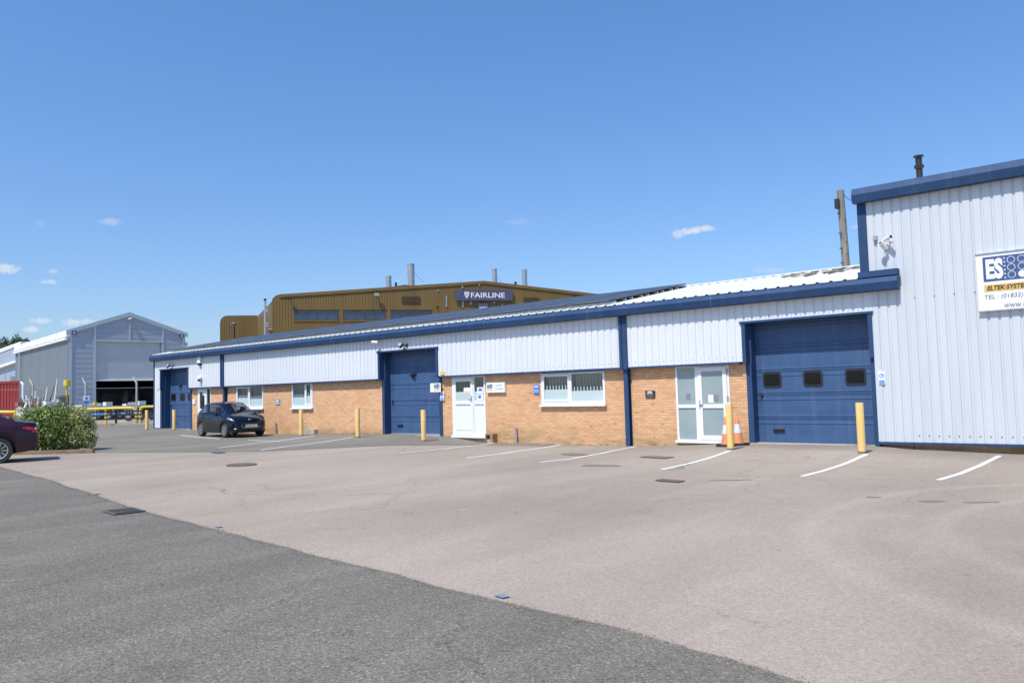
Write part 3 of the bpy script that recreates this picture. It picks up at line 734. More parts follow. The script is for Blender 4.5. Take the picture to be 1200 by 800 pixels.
# ------------------------------------------------------------------ tall unit at the right
tall = empty('tall_industrial_unit', (0, 20, 0), 0, 'tall pale grey ribbed clad unit with dark blue fascia at the right', 'building')
RXT = 9.0; TZ = 5.98
m = MB(); corr(m, XT+.88, RXT, .21, TZ, CY, .205, phase=-5.74); corr(m, XT+.18, XT+.88, 4.1, TZ, CY, .205, phase=-5.74)
part(m, 'cladding', MT['clad2'], tall)
m = MB(); screws(m, XT+.9, RXT, .36, .205, -5.74); screws(m, XT+.9, RXT, 3.56, .41, -5.74)
part(m, 'fixing_screw', MT['black'], tall).__setitem__('kind', 'stuff')
part(MB().box(XT-.02, XT+.18, CY-.02, CY+.2, 4.0, TZ), 'corner_trim', MT['blue'], tall)
part(MB().box(D[2][1]+.02, RXT, CY-.015, BY, .15, .21), 'bottom_trim', MT['blue'], tall)
part(MB().box(XT+.92, RXT, BY-.02, BY+.2, -.3, .16), 'brick_plinth', MT['brick'], tall)
tp = [(19.88, 6.325), (19.83, 6.315), (19.755, 6.15), (19.80, 5.965), (19.97, 5.955), (19.97, 6.28)]
part(MB().prism([(XT-.07, y, z) for y, z in tp], (RXT-XT, 0, 0)), 'fascia', MT['blue'], tall)
part(MB().prism([(XT-.02, 19.9, 6.28), (XT-.02, 28, 7.3), (XT-.02, 28, 7.2), (XT-.02, 19.9, 6.18)], (RXT-XT, 0, 0)), 'roof', MT['roofw'], tall)
part(MB().box(XT-.01, XT+.02, CY+.2, 36, 3.6, 6.1).box(RXT-.05, RXT, CY+.1, 36, -.1, 6.1).box(XT, RXT, 36, 36.1, -.1, 6.1), 'side_wall', MT['clad2'], tall)
q = onY(1078, 212, 21.3)
fl = part(MB().lathe([(.075, -.4), (.075, .42), (.11, .44), (.115, .50), (.075, .53), (.075, .70), (.12, .72), (.12, .75)], 16, (q.x, q.y, q.z-.12)), 'flue', MT['black'], tall, smooth=True)
a = onY(1140, 199.5, 20.6); b = onY(1215, 190.5, 20.6)
part(MB().box(a.x, b.x+4, 20.55, 20.65, a.z-.03, a.z+.03), 'roof_edge_strip', MT['sheet'], tall)

# ------------------------------------------------------------------ big sign
X_, Y_ = Vector((1, 0, 0)), Vector((0, 0, 1))
A = onY(1143, 298.3, 19.93); B = onY(1147.8, 365.5, 19.93)
sx0 = A.x; sz0, sz1 = B.z, A.z; SW = 3.3
sg = empty('company_sign', (sx0+SW/2, 19.93, sz0), 0, 'large white sign lettered ES in blue on the tall unit', 'sign')
def sbox(x0, x1, y0, y1, z0, z1, nm, mt): return part(MB().box(x0, x1, y0, y1, z0, z1), nm, MT[mt], sg)
sbox(sx0, sx0+SW, 19.93, 19.995, sz0, sz1, 'board', 'whiteb')
sbox(sx0-.012, sx0+SW+.01, 19.91, 19.93, sz1-.02, sz1+.005, 'board_rim', 'steel'); sbox(sx0-.012, sx0+SW+.01, 19.91, 19.93, sz0-.005, sz0+.02, 'board_rim', 'steel')
YS = 19.926
lx0 = onY(1151, 302, YS).x; lz1 = onY(1150.7, 302, YS).z; lz0 = onY(1153.5, 330.5, YS).z
sbox(lx0, lx0+1.55, YS, 19.93, lz0, lz1, 'blue_panel', 'signblue')
H_ = lz1-lz0
def stext(s, x, z, w, h, mt, bold=0, shear=0, nm='lettering', lift=.003):
    o = textmesh(s, (x, YS-.001, z), X_, Y_, w, h, mt, nm, None, bold, shear, lift)
    o.parent = sg; o.matrix_parent_inverse = Matrix.Translation(-Vector(sg.location)); return o
ex1 = onY(1175.5, 320, YS).x
stext('E', lx0+.055, lz0+H_*.10, (ex1-lx0-.055)*.52, H_*.80, MT['whiteb'], .05)
stext('S', lx0+.055+(ex1-lx0-.055)*.50, lz0+H_*.08, (ex1-lx0-.055)*.52, H_*.84, MT['whiteb'], .055)
dx = onY(1177.5, 316, YS).x
m = MB()
for k in range(6): m.box(dx-.014, dx+.014, YS-.004, YS, lz0+H_*(.10+.158*k)-.013, lz0+H_*(.10+.158*k)+.013)
part(m, 'dots', MT['whiteb'], sg)
cx0 = onY(1185.3, 316, YS).x
for c_ in range(4):
    for r_ in range(3):
        cx = cx0+c_*.195; czz = lz0+H_*(.2+.30*r_)
        solid = (c_ == 1 and r_ == 0)
        if solid: part(MB().lathe([(.075, 0), (.075, .004)], 24, (cx, YS-.004, czz), 'y'), 'circle', MT['whiteb'], sg)
        else: part(MB().lathe([(.076, .0), (.076, -.004), (.063, -.004), (.063, 0)], 28, (cx, YS-.001, czz), 'y', False), 'circle', MT['tape2'], sg)
gz0 = onY(1155, 342.3, YS).z; gz1 = onY(1155, 333.9, YS).z; gx = onY(1153.5, 338, YS).x
sbox(gx, gx+1.5, YS, 19.93, gz0, gz1, 'gold_band', 'gold')
stext('ELTEK\u00b7SYSTEMS', gx+.05, gz0+.03, .85, (gz1-gz0)-.06, MT['ink'], .03, .25)
tz0 = onY(1155, 351.5, YS).z; tz1 = onY(1155, 345.8, YS).z
stext('TEL : (01832) 2', gx+.0, tz0-.01, .82, (tz1-tz0)+.01, MT['inkg'], 0, .2)
wz0 = onY(1178, 360.5, YS).z; wz1 = onY(1178, 356.2, YS).z; wx = onY(1177, 358, YS).x
stext('www.e', wx, wz0, .41, (wz1-wz0)+.01, MT['inkg'], 0, .2)

# ------------------------------------------------------------------ smaller signs
def sign(name, label, r, Y, back='whiteb', cat='sign', th=.02):
    a, b, z0, z1 = r
    t = empty(name, ((a+b)/2, Y, z0), 0, label, cat); t['ab'] = 0; del t['ab']
    o = MB().box(a, b, Y, Y+th, z0, z1).build('board', MT[back], None, bevel=.003); o.parent = t; o.matrix_parent_inverse = Matrix.Translation(-Vector(t.location))
    return t
def on(t, mb, nm, mt):
    o = mb.build(nm, MT[mt]); o.parent = t; o.matrix_parent_inverse = Matrix.Translation(-Vector(t.location)); return o
def mandatory(t, r, Y, man=True):
    a, b, z0, z1 = r; w = b-a; h = z1-z0; c = ((a+b)/2, z0+h*.66)
    on(t, MB().lathe([(w*.36, 0), (w*.36, .002)], 20, (c[0], Y-.0025, c[1]), 'y'), 'blue_disc', 'brightblue')
    on(t, MB().box(c[0]-w*.17, c[0]+w*.02, Y-.005, Y-.003, c[1]-w*.22, c[1]+w*.2).box(c[0]+w*.02, c[0]+w*.2, Y-.005, Y-.003, c[1]-w*.22, c[1]-w*.02), 'pictogram', 'whiteb')
    on(t, MB().box(a+w*.08, b-w*.08, Y-.003, Y-.001, z0+h*.05, z0+h*.16).box(a+w*.08, b-w*.08, Y-.003, Y-.001, z0+h*.2, z0+h*.31), 'text_panel', 'brightblue')
r = rect(1029.6, 435, 1037.2, 450.2, 19.985); t = sign('safety_sign', 'small white and blue sign on the tall unit beside the three window roller door', r, 19.975); mandatory(t, r, 19.975)
r = rect(515.6, 458.3, 520.4, 469.3, BY-.055); t = sign('safety_sign', 'small white and blue sign on the right jamb of the middle roller door', r, BY-.055); mandatory(t, r, BY-.055)
r = rect(503.0, 448.8, 515.2, 459.3, 20.0); t = sign('company_sign', 'white board with blue logo and yellow bar hung in the middle roller door opening', r, 20.05)
def logo(t, x0, x1, z0, z1, Y, small=True):
    w = x1-x0; h = z1-z0
    on(t, MB().box(x0, x0+w*.42, Y-.003, Y-.001, z0+h*.28, z1), 'logo_block', 'tape'); on(t, MB().box(x0+w*.44, x1, Y-.003, Y-.001, z0+h*.28, z1), 'logo_block', 'signblue')
    on(t, MB().box(x0, x1, Y-.003, Y-.001, z0, z0+h*.15), 'logo_bar', 'gold')
    for k, (u, v_) in enumerate(((.55, .8), (.82, .8), (.55, .6), (.82, .6), (.55, .42), (.82, .42))):
        on(t, MB().lathe([(w*.075, 0), (w*.075, .001)], 10, (x0+w*u, Y-.0045, z0+h*v_), 'y'), 'logo_dot', 'whiteb' if k == 5 else 'tape')
    o = textmesh('ES', (x0+w*.05, Y-.003, z0+h*.45), X_, Y_, w*.34, h*.38, MT['ink'], 'lettering', None, .03, 0, .002); o.parent = t; o.matrix_parent_inverse = Matrix.Translation(-Vector(t.location))
a, b, z0, z1 = r; logo(t, a+(b-a)*.36, b-(b-a)*.12, z0+.05, z1-.03, 20.05)
r = rect(569.8, 448.0, 591.4, 459.8, BY-.09); t = sign('company_sign', 'white boxed nameplate with blue logo fixed right of the white entrance door', r, BY-.09, th=.085)
a, b, z0, z1 = r; logo(t, a+.04, a+(b-a)*.34, z0+.08, z1-.06, BY-.09)
for s_, zz in (('ELTEK', .62), ('SYSTEMS', .28)):
    o = textmesh(s_, (a+(b-a)*(.52 if s_ == 'ELTEK' else .46), BY-.092, z0+(z1-z0)*zz), X_, Y_, (b-a)*(.34 if s_ == 'ELTEK' else .44), (z1-z0)*.15, MT['inkg'], 'lettering', None, 0, 0, .002); o.parent = t; o.matrix_parent_inverse = Matrix.Translation(-Vector(t.location))
r = rect(625.2, 450.4, 631.6, 461.6, BY-.03); t = sign('notice_sign', 'narrow blue and white notice on brick just left of the wide window', r, BY-.03, 'brightblue')
a, b, z0, z1 = r; on(t, MB().box(a+.04, b-.03, BY-.033, BY-.031, z0+(z1-z0)*.72, z1-.05).box(a+.02, b-.02, BY-.033, BY-.031, z0+(z1-z0)*.42, z0+(z1-z0)*.46).box(a+.02, b-.02, BY-.033, BY-.031, z0+(z1-z0)*.24, z0+(z1-z0)*.29), 'print', 'whiteb')
r = rect(756.2, 457.6, 767.4, 466.0, BY-.03); t = sign('wall_plaque', 'black plaque with white print on brick between blue post and frosted doors', r, BY-.03, 'black', 'plaque')
a, b, z0, z1 = r; w = b-a; h = z1-z0
on(t, MB().box(a+w*.25, b-w*.3, BY-.033, BY-.031, z0+h*.80, z0+h*.92).box(a+w*.17, b-w*.22, BY-.033, BY-.031, z0+h*.58, z0+h*.68), 'title_print', 'whiteb')
mm = MB()
for k in range(4): mm.box(a+w*(.12+.03*(k % 2)), b-w*(.12+.02*(k % 3)), BY-.033, BY-.031, z0+h*(.12+.1*k), z0+h*(.16+.1*k))
on(t, mm, 'small_print', 'inkg')
r = rect(322.2, 467.2, 327.6, 473.8, BY-.03); t = sign('wall_plaque', 'small dark grey plaque on brick between the two left windows', r, BY-.03, 'greyp', 'plaque')
a, b, z0, z1 = r; on(t, MB().box(a+.06, b-.06, BY-.033, BY-.031, z0+.03, z0+.06).box(a+.12, b-.12, BY-.033, BY-.031, z0+.13, z0+.2), 'print', 'whiteb')
r = rect(516.2, 434.4, 520.6, 439, 19.985)
t = empty('warning_sticker', ((r[0]+r[1])/2, 19.985, r[2]), 0, 'tiny yellow warning sticker low on white cladding right of middle roller door', 'sticker')
on(t, MB().prism([(r[0], 19.98, r[2]), (r[1], 19.98, r[2]), (r[1], 19.98, r[2]+.1), ((r[0]+r[1])/2+.04, 19.98, r[3]), ((r[0]+r[1])/2-.04, 19.98, r[3]), (r[0], 19.98, r[2]+.1)], (0, .01, 0)), 'sticker_face', 'yellowb')
r = rect(184.3, 454.5, 185.6, 457.2, 19.985)
tag(MB().box(r[0], r[1], 19.975, 19.99, r[2], r[3]).build('warning_sticker', MT['yellowb']), 'tiny yellow sticker on the white cladding strip left of the far roller door', 'sticker')
r = rect(225.4, 467.6, 228, 473.4, BY-.05); tag(MB().box(r[0], r[1], BY-.05, BY-.002, r[2], r[3]).build('letter_box', MT['whiteb'], bevel=.01), 'small white box on brick pier right of the far left roller door', 'letter box')

# ------------------------------------------------------------------ lamps, cameras, alarm boxes
def floodlight(px, label, flip=1):
    p = onY(*px, 19.8); t = empty('floodlight', (p.x, CY, p.z), 0, label, 'floodlight', None)
    hd = MB().box(-.13, .13, -.04, .04, -.10, .10); hd.xf(Matrix.Translation((-.12, -.22, 0)) @ Matrix.Rotation(R(-38), 4, 'X') @ Matrix.Rotation(R(25), 4, 'Y')); hd.build('head', MT['black'], t)
    ln = MB().box(-.10, .10, -.046, -.041, -.075, .075); ln.xf(Matrix.Translation((-.12, -.22, 0)) @ Matrix.Rotation(R(-38), 4, 'X') @ Matrix.Rotation(R(25), 4, 'Y')); ln.build('lens', MT['greyp'], t)
    MB().tube([(0, 0, -.02), (0, -.14, -.02), (-.12, -.2, -.02)], .014, 6).box(-.04, .04, -.02, 0, -.08, .05).build('bracket', MT['black'], t)
    MB().ball((.02, -.12, -.13), (.03, .035, .045)).build('sensor', MT['black'], t, smooth=True)
    MB().tube([(0, -.1, -.02), (.2, -.12, -.02)], .012, 6).build('side_arm', MT['black'], t)
    return t
floodlight((198.6, 428.5), 'black floodlight over the far left roller door')
floodlight((472, 404), 'black floodlight over the middle roller door')
def bullet(px, Y, label, yawd, pit=-15, s=1, mat='whiteb'):
    p = onY(*px, Y); t = empty('security_camera', (p.x, CY, p.z), 0, label, 'security camera')
    off = Vector((0, Y-CY, 0)); Mx = Matrix.Translation(off) @ Matrix.Rotation(R(yawd), 4, 'Z') @ Matrix.Rotation(R(pit), 4, 'X')
    MB().lathe([(.03*s, .09*s), (.045*s, .08*s), (.045*s, -.08*s), (.052*s, -.10*s)], 14, (0, 0, 0), 'y').xf(Mx).build('housing', MT[mat], t, smooth=True)
    MB().lathe([(.036*s, -.085*s), (.036*s, -.104*s)], 12, (0, 0, 0), 'y').xf(Mx).build('lens', MT['black'], t, smooth=True)
    MB().tube([(.02, 0, -.02), (.01, (Y-CY)*.5, -.04), Vector((0, Y-CY, 0))], .014*s, 8).lathe([(.045*s, -.02), (.045*s, -.001)], 14, (.02, 0, -.02), 'y').build('bracket', MT[mat], t, smooth=True)
    return t
bullet((1040, 279.5), 19.84, 'white bullet camera on tall unit, upper of the pair', 55, -12, 1.15)
bullet((1035, 288.5), 19.82, 'white bullet camera on tall unit, lower of the pair', -25, -40, 1.15)
bullet((439.5, 401), 19.78, 'white security camera left of the floodlight over the middle roller door', -60, -5, 1.3)
q = onY(1025.7, 279, 19.97); tag(MB().box(q.x-.045, q.x+.045, 19.93, 19.998, q.z-.055, q.z+.055).build('junction_box', MT['greyp'], bevel=.006), 'grey junction box beside the camera pair on the tall unit', 'junction box')
q = onY(233, 422.5, 19.9); t = empty('alarm_box', (q.x, CY, q.z), 0, 'white alarm box high on cladding above the far left entrance door', 'alarm box')
MB().box(-.15, .15, -.13, -.002, -.13, .2).build('case', MT['whiteb'], t, bevel=.02); MB().box(-.10, .10, -.12, -.01, -.24, -.135).build('lens', MT['black'], t, bevel=.01)
q = onY(233.8, 443.5, 19.9); t = empty('wall_lamp', (q.x, CY, q.z), 0, 'white round wall lamp above the far left entrance door, below the alarm box', 'lamp')
MB().ball((0, -.1, .03), (.12, .11, .12)).build('shade', MT['whiteb'], t, smooth=True); MB().ball((0, -.12, -.08), (.08, .08, .07)).build('lens', MT['black'], t, smooth=True)

# ------------------------------------------------------------------ bollards, cones, pipes
def make_bollard(h):
    t = empty('bollard', (0, 0, 0), 0, None, 'bollard', 'yellow bollards in front of the units')
    MB().lathe([(.083, -.15), (.083, h-.012), (.078, h), (.0, h+.004)], 24).build('tube', MT['yellow'], t, smooth=True)
    MB().lathe([(.0845, 0), (.086, .0), (.0845, .05)], 24).build('base_stain', MT['stain'], t, smooth=True)
    return t
bs = [((172, 503.8), 'pale yellow steel bollard at the far left corner of the low unit row', 1.05), ((204, 503.9), 'pale yellow steel bollard before the far left roller door', 1.05),
      ((353, 510.8), 'pale yellow steel bollard below the narrow left window', 1.08), ((419.5, 512.8), 'pale yellow steel bollard before plain brick left of middle roller door', 1.08),
      ((496.5, 515.6), 'pale yellow steel bollard in front of the middle roller door', 1.07), ((856.3, 527.2), 'pale yellow steel bollard standing between the two traffic cones', 1.12), ((1010.2, 531.2), 'pale yellow steel bollard at right edge of the three window roller door', 1.12)]
bo = None
for px, lab, h in bs:
    p = G(*px)
    if bo is None: o = bo = make_bollard(1.07)
    else: o = copy_tree(bo)
    o['label'] = lab; o.location = p; o.scale = (1, 1, h/1.07); o.rotation_euler = (0, 0, random.random()*6)
def cone(px, label, rz, tilt=0):
    p = G(*px); t = empty('traffic_cone', (p.x, p.y, p.z+.004), rz, label, 'traffic cone', 'worn traffic cones by the frosted doors'); t.rotation_euler = (tilt, tilt*.6, rz)
    pts = [(.27*math.cos(R(a))*(1.06 if (k % 2) else 1), .27*math.sin(R(a))*(1.06 if (k % 2) else 1), 0) for k, a in enumerate(range(0, 360, 30))]
    MB().prism(pts, (0, 0, .06)).build('base', MT['rubber'], t, bevel=.008)
    MB().lathe([(.145, .05), (.132, .09), (.102, .32)], 24).build('lower_cone', MT['orange'], t, smooth=True)
    MB().lathe([(.105, .32), (.068, .55)], 24).build('reflective_sleeve', MT['conew'], t, smooth=True)
    MB().lathe([(.065, .55), (.033, .75), (.028, .76)], 24).build('cone_tip', MT['orange'], t, smooth=True)
    return t
p1 = G(850, 522.6); p2 = G(867, 521.8)
cone((851.5, 522.8), 'dirty orange traffic cone with white sleeve left of the bollard', .3, .02)
cone((865.5, 521.6), 'dirty orange traffic cone with white sleeve right of the bollard', 1.1, -.02)
for px, lab in (((605.5, 519), 'short grey vent pipe at brick wall foot right of the boot scraper box'), ((323.4, 508.5), 'short grey vent pipe at brick wall foot by the parked black hatchback')):
    q = onY(px[0], px[1], BY-.06)
    t = empty('vent_pipe', (q.x, q.y, q.z), 0, lab, 'pipe')
    MB().tube([(0, 0, -.1), (.0, 0, .30), (-.02, 0, .48)], .03, 10).build('pipe', MT['steel'], t, smooth=True); MB().lathe([(.036, .44), (.036, .52)], 12, (-.02, 0, 0)).build('cap', MT['steel'], t, smooth=True)
    MB().box(-.04, .04, -.036, .06, .2, .23).build('clip', MT['steel'], t)
q = onY(576, 518.5, BY-.12); t = empty('boot_scraper', (q.x, q.y, q.z), 0, 'small terracotta box on the ground right of the white entrance door', 'boot scraper')
MB().box(-.17, .17, -.13, .11, .27, .31).box(-.17, -.13, -.13, .11, 0, .27).box(.05, .17, -.13, .11, 0, .27).box(-.13, .05, .08, .11, 0, .27).box(-.19, .19, -.14, .11, -.1, .0).build('block', MT['terra'], t)
MB().box(-.11, .04, -.11, -.06, 0, .12).build('insert', MT['conc'], t)

# ------------------------------------------------------------------ cars
def herm(keys, x):
    if x <= keys[0][0]: return keys[0][1]
    if x >= keys[-1][0]: return keys[-1][1]
    n = len(keys)
    for i in range(n-1):
        x0, y0 = keys[i]; x1, y1 = keys[i+1]
        if x0 <= x <= x1:
            h = x1-x0; d = (y1-y0)/h
            dl = (y0-keys[i-1][1])/(x0-keys[i-1][0]) if i > 0 else d
            dr = (keys[i+2][1]-y1)/(keys[i+2][0]-x1) if i < n-2 else d
            m0 = 0 if dl*d <= 0 else 2*dl*d/(dl+d); m1 = 0 if dr*d <= 0 else 2*dr*d/(dr+d)
            t = (x-x0)/h
            return (2*t**3-3*t*t+1)*y0+(t**3-2*t*t+t)*h*m0+(-2*t**3+3*t*t)*y1+(t**3-t*t)*h*m1
def car(name, label, loc, rz, S):
    t = empty(name, loc, rz, label, 'car'); L = S['L']; r = S['r']; wc = S['wheels']; arch = r+.065
    xs = set([0, L])
    x = 0
    while x < L: xs.add(round(x, 3)); x += .05 if x > .5 else .02
    for c_ in wc:
        for k in range(25): xs.add(round(c_+arch*math.cos(PI*k/24), 3))
    for s_ in S['seams']: xs.add(s_); xs.add(round(s_+.012, 3))
    xs = sorted(xs); rings = []
    for x in xs:
        T = herm(S['top'], x); B_ = min(herm(S['belt'], x), T-.02); W = herm(S['wid'], x); cab = max(0, min(1, (T-B_-.03)/.25))
        Wr = (W-.05)*(1-cab)+S['roof']*cab
        zb = herm(S['sill'], x); zs = zb
        for c_ in wc:
            if abs(x-c_) < arch: zs = max(zs, r+math.sqrt(max(0, arch*arch-(x-c_)**2)))
        zs = min(zs, B_-.08)
        key = [(0, zb), (W-.26, zb), (W-.04, zs), (W-.005, zs+.05*(1 if zs < .3 else .3)), (W+.004, zs+(B_-zs)*.5), (W-.012, B_-(B_-zs)*.16), (W-.05, B_), (Wr+.02, T-.07*cab-.008), (Wr-.07*cab-.0, T-.008), (0, T+.015*cab+.012)]
        nn = [1, 1, 1, 5, 4, 3, 5, 2, 4]; pts = []
        for (a, b), (c2, d2_), n in zip(key, key[1:], nn):
            for k in range(n): pts.append((a+(c2-a)*k/n, b+(d2_-b)*k/n))
        pts.append(key[-1]); rings.append(pts)
    segof = [i for i, n in enumerate(nn) for _ in range(n)]
    parts = {}
    for i in range(len(xs)-1):
        xc = (xs[i]+xs[i+1])/2; seam = (xs[i+1]-xs[i]) < .0125 and any(abs(xs[i]-s_) < .002 for s_ in S['seams'])
        for j in range(len(rings[0])-1):
            q = [(xs[i], *rings[i][j]), (xs[i+1], *rings[i+1][j]), (xs[i+1], *rings[i+1][j+1]), (xs[i], *rings[i][j+1])]
            zc = sum(p[2] for p in q)/4; yc = sum(p[1] for p in q)/4; sgm = segof[j]
            for side in (1, -1):
                nm = 'underbody' if sgm < 2 else S['pick'](xc, yc, zc, sgm)
                if nm == 'body' and seam and sgm in (3, 4, 5) : nm = 'seam'
                key = nm if nm in ('body', 'underbody', 'windscreen', 'rear_window', 'seam', 'lower_trim', 'roof_trim') else nm+('L' if side > 0 else 'R')
                mb = parts.setdefault(key, MB()); mb.face([(a, b*side, c2) for a, b, c2 in (q if side > 0 else q[::-1])])
    for xe, ri in ((xs[0], rings[0]), (xs[-1], rings[-1])):
        parts['body'].face([(xe, y, z) for y, z in ri]+[(xe, -y, z) for y, z in ri[::-1][1:]])
    matn = dict(body=S['paint'], underbody=MT['dark'], windscreen=MT['carwin'], rear_window=MT['carwin'], seam=MT['dark'], lower_trim=MT['black'], side_window=MT['carwin'], tail_light=MT['redl'], headlight=MT['lamp'], pillar_trim=MT['black'])
    fin = {}
    for k, mb in parts.items():
        nm = k[:-1] if k[-1] in 'LR' else k
        o = mb.build('door_gap' if nm == 'seam' else nm, matn[nm], t, smooth=True); fin[k] = o
        if nm in ('body', 'lower_trim'):
            pass
    for c_ in wc:
        for side in (1, -1):
            y0 = side*(S['half']-.115)
            w = empty('wheel', (c_, y0, r)); w.parent = t
            MB().lathe([(r*.62, -.09), (r*.93, -.1), (r, -.07), (r, .07), (r*.93, .1), (r*.66, .09)], 36, (0, 0, 0), 'y').build('tyre', MT['rubber'], w, smooth=True)
            MB().lathe([(r*.66, -.05), (r*.66, .05)], 30, (0, 0, 0), 'y').build('hub_back', MT['dark'], w)
            rm = MB().tube([(r*.65*math.cos(a*PI/18), side*.088, r*.65*math.sin(a*PI/18)) for a in range(37)], .013, 6, False)
            n = S['spokes']
            for k in range(n):
                a = 2*PI*k/n; u = Vector((math.cos(a), 0, math.sin(a))); v = Vector((-math.sin(a), 0, math.cos(a))); ws = S['spw']
                p0 = u*.03+Vector((0, side*.075, 0)); p1_ = u*(r*.65)+Vector((0, side*.086, 0))
                rm.prism([p0-v*ws*.7, p0+v*ws*.7, p1_+v*ws, p1_-v*ws], (0, side*.012, 0))
            rm.lathe([(.05, .07), (.05, .095)] if side > 0 else [(.05, -.095), (.05, -.07)], 16, (0, 0, 0), 'y')
            rm.build('rim', MT['alu'], w)
    S['extra'](t); return t
def pickF(x, y, z, s):
    if s in (7, 8) and 2.30 < x < 3.00 and s == 8: return 'windscreen'
    if s == 8 and .10 < x < .48 and z > .95: return 'rear_window'
    if s == 6 and .62 < x < 2.72 and not (1.42 < x < 1.50): return 'side_window'
    if s == 6 and 1.42 < x < 1.50: return 'side_window'
    if s >= 4 and x < .22 and .78 < z < 1.22 and y > .48: return 'tail_light'
    if s in (2,) or (s == 3 and z < .27): return 'lower_trim'
    return 'body'
def extraF(t):
    P_ = MT
    MB().box(3.90, 3.975, -.42, .42, .40, .60).build('grille', P_['black'], t, bevel=.02)
    m = MB()
    for k in range(4): m.box(3.97, 3.982, -.40, .40, .425+k*.045, .437+k*.045)
    m.build('grille_bar', P_['rubber'], t)
    MB().tube([(3.965, -.44, .50), (3.985, -.36, .405), (3.99, 0, .395), (3.985, .36, .405), (3.965, .44, .50)], .008, 6).build('chrome_trim', P_['alu'], t)
    pl = MB().box(3.985, 3.998, -.26, .26, .42, .53).build('number_plate', P_['whiteb'], t)
    textmesh('KC64 RLY', (3.999, -.235, .44), (0, 1, 0), (0, 0, 1), .47, .07, P_['ink'], 'plate_lettering', pl, .02, 0, .001)
    MB().ball((3.80, 0, .735), (.05, .07, .03)).build('badge', P_['alu'], t, smooth=True)
    for sd in (1, -1):
        hl = MB().ball((0, 0, 0), (.27, .09, .062)); hl.xf(Matrix.Translation((3.60, sd*.685, .745)) @ Matrix.Rotation(R(-sd*33), 4, 'Z') @ Matrix.Rotation(R(17), 4, 'Y')); hl.build('headlight', P_['lamp'], t, smooth=True)
        MB().ball((2.62, sd*.95, .98), (.07, .09, .065)).box(2.6, 2.66, min(sd*.8, sd*.92), max(sd*.8, sd*.92), .93, .96).build('wing_mirror', P_['carb'], t, smooth=True)
        MB().ball((3.80, sd*.60, .36), (.09, .1, .05)).build('fog_light', P_['lamp'], t, smooth=True)
        for hx in (1.62, .95): MB().box(hx, hx+.17, min(sd*.85, sd*.885), max(sd*.85, sd*.885), .80, .825).build('door_handle', P_['carb'], t, bevel=.005)
    m = MB()
    for sd in (.55, -.55):
        m.box(1.85, 2.2, sd-.2, sd+.2, .5, 1.12).box(1.87, 2.1, sd-.1, sd+.1, 1.12, 1.28)
    m.build('seat', P_['black'], t, bevel=.03)
SF = dict(L=3.97, r=.30, wheels=(.68, 3.17), half=.86, roof=.56, paint=MT['carb'], spokes=9, spw=.022, seams=(.98, 1.44, 2.50),
 top=[(0, .50), (.03, .72), (.07, .95), (.14, 1.12), (.28, 1.31), (.48, 1.42), (.9, 1.475), (1.5, 1.485), (2.0, 1.45), (2.35, 1.36), (2.95, 1.04), (3.12, .98), (3.5, .88), (3.75, .78), (3.88, .66), (3.94, .52), (3.97, .40)],
 belt=[(0, .45), (.08, .85), (.3, 1.03), (1.0, 1.0), (2.0, .95), (2.9, .90), (3.3, .84), (3.6, .76), (3.8, .66), (3.9, .52), (3.97, .38)],
 wid=[(0, .60), (.04, .70), (.2, .80), (.6, .85), (1.2, .86), (2.8, .86), (3.3, .85), (3.6, .80), (3.8, .68), (3.9, .57), (3.97, .44)],
 sill=[(0, .34), (.2, .22), (.6, .19), (3.3, .19), (3.7, .19), (3.97, .26)], pick=pickF, extra=extraF)
fx = G(263.5, 513.2); hd = R(-6)
h_ = Vector((math.cos(hd), math.sin(hd), 0)); l_ = Vector((-h_.y, h_.x, 0))
o_ = fx-h_*3.17+l_*(.80); o_.z = 0.0
car('parked_car', 'small black hatchback parked nose right before the brick wall', (o_.x, o_.y, .012), hd, SF)
def pickX(x, y, z, s):
    if s == 8 and 3.15 < x < 3.85: return 'windscreen'
    if s == 8 and .62 < x < 1.35: return 'rear_window'
    if s == 6 and 1.35 < x < 3.5 and z > 1.02: return 'side_window'
    if x < .40 and s in (4, 5) and z > .80+x*.42 and z < .975: return 'tail_light'
    if 4.3 < x < 4.8 and s in (5, 6) and y > .5: return 'headlight'
    if s == 2: return 'lower_trim'
    return 'body'
def extraX(t):
    P_ = MT
    MB().box(-.03, .0, -.26, .26, .62, .74).build('number_plate', P_['gold'], t)
    MB().box(4.92, 4.97, -.38, .38, .42, .66).build('grille', P_['black'], t, bevel=.02)
    for sd in (1, -1):
        MB().ball((3.35, sd*1.0, 1.06), (.08, .1, .07)).build('wing_mirror', P_['carp'], t, smooth=True)
        MB().ball((.07, sd*.81, .925), (.035, .035, .03)).build('reverse_light', P_['lamp'], t, smooth=True)
        MB().tube([(.05, sd*.6, .36), (.25, sd*.6, .36)], .035, 10).build('exhaust', P_['steel'], t, smooth=True)
        for hx in (1.7, 2.75): MB().box(hx, hx+.2, min(sd*.93, sd*.965), max(sd*.93, sd*.965), .86, .885).build('door_handle', P_['carp'], t, bevel=.005)
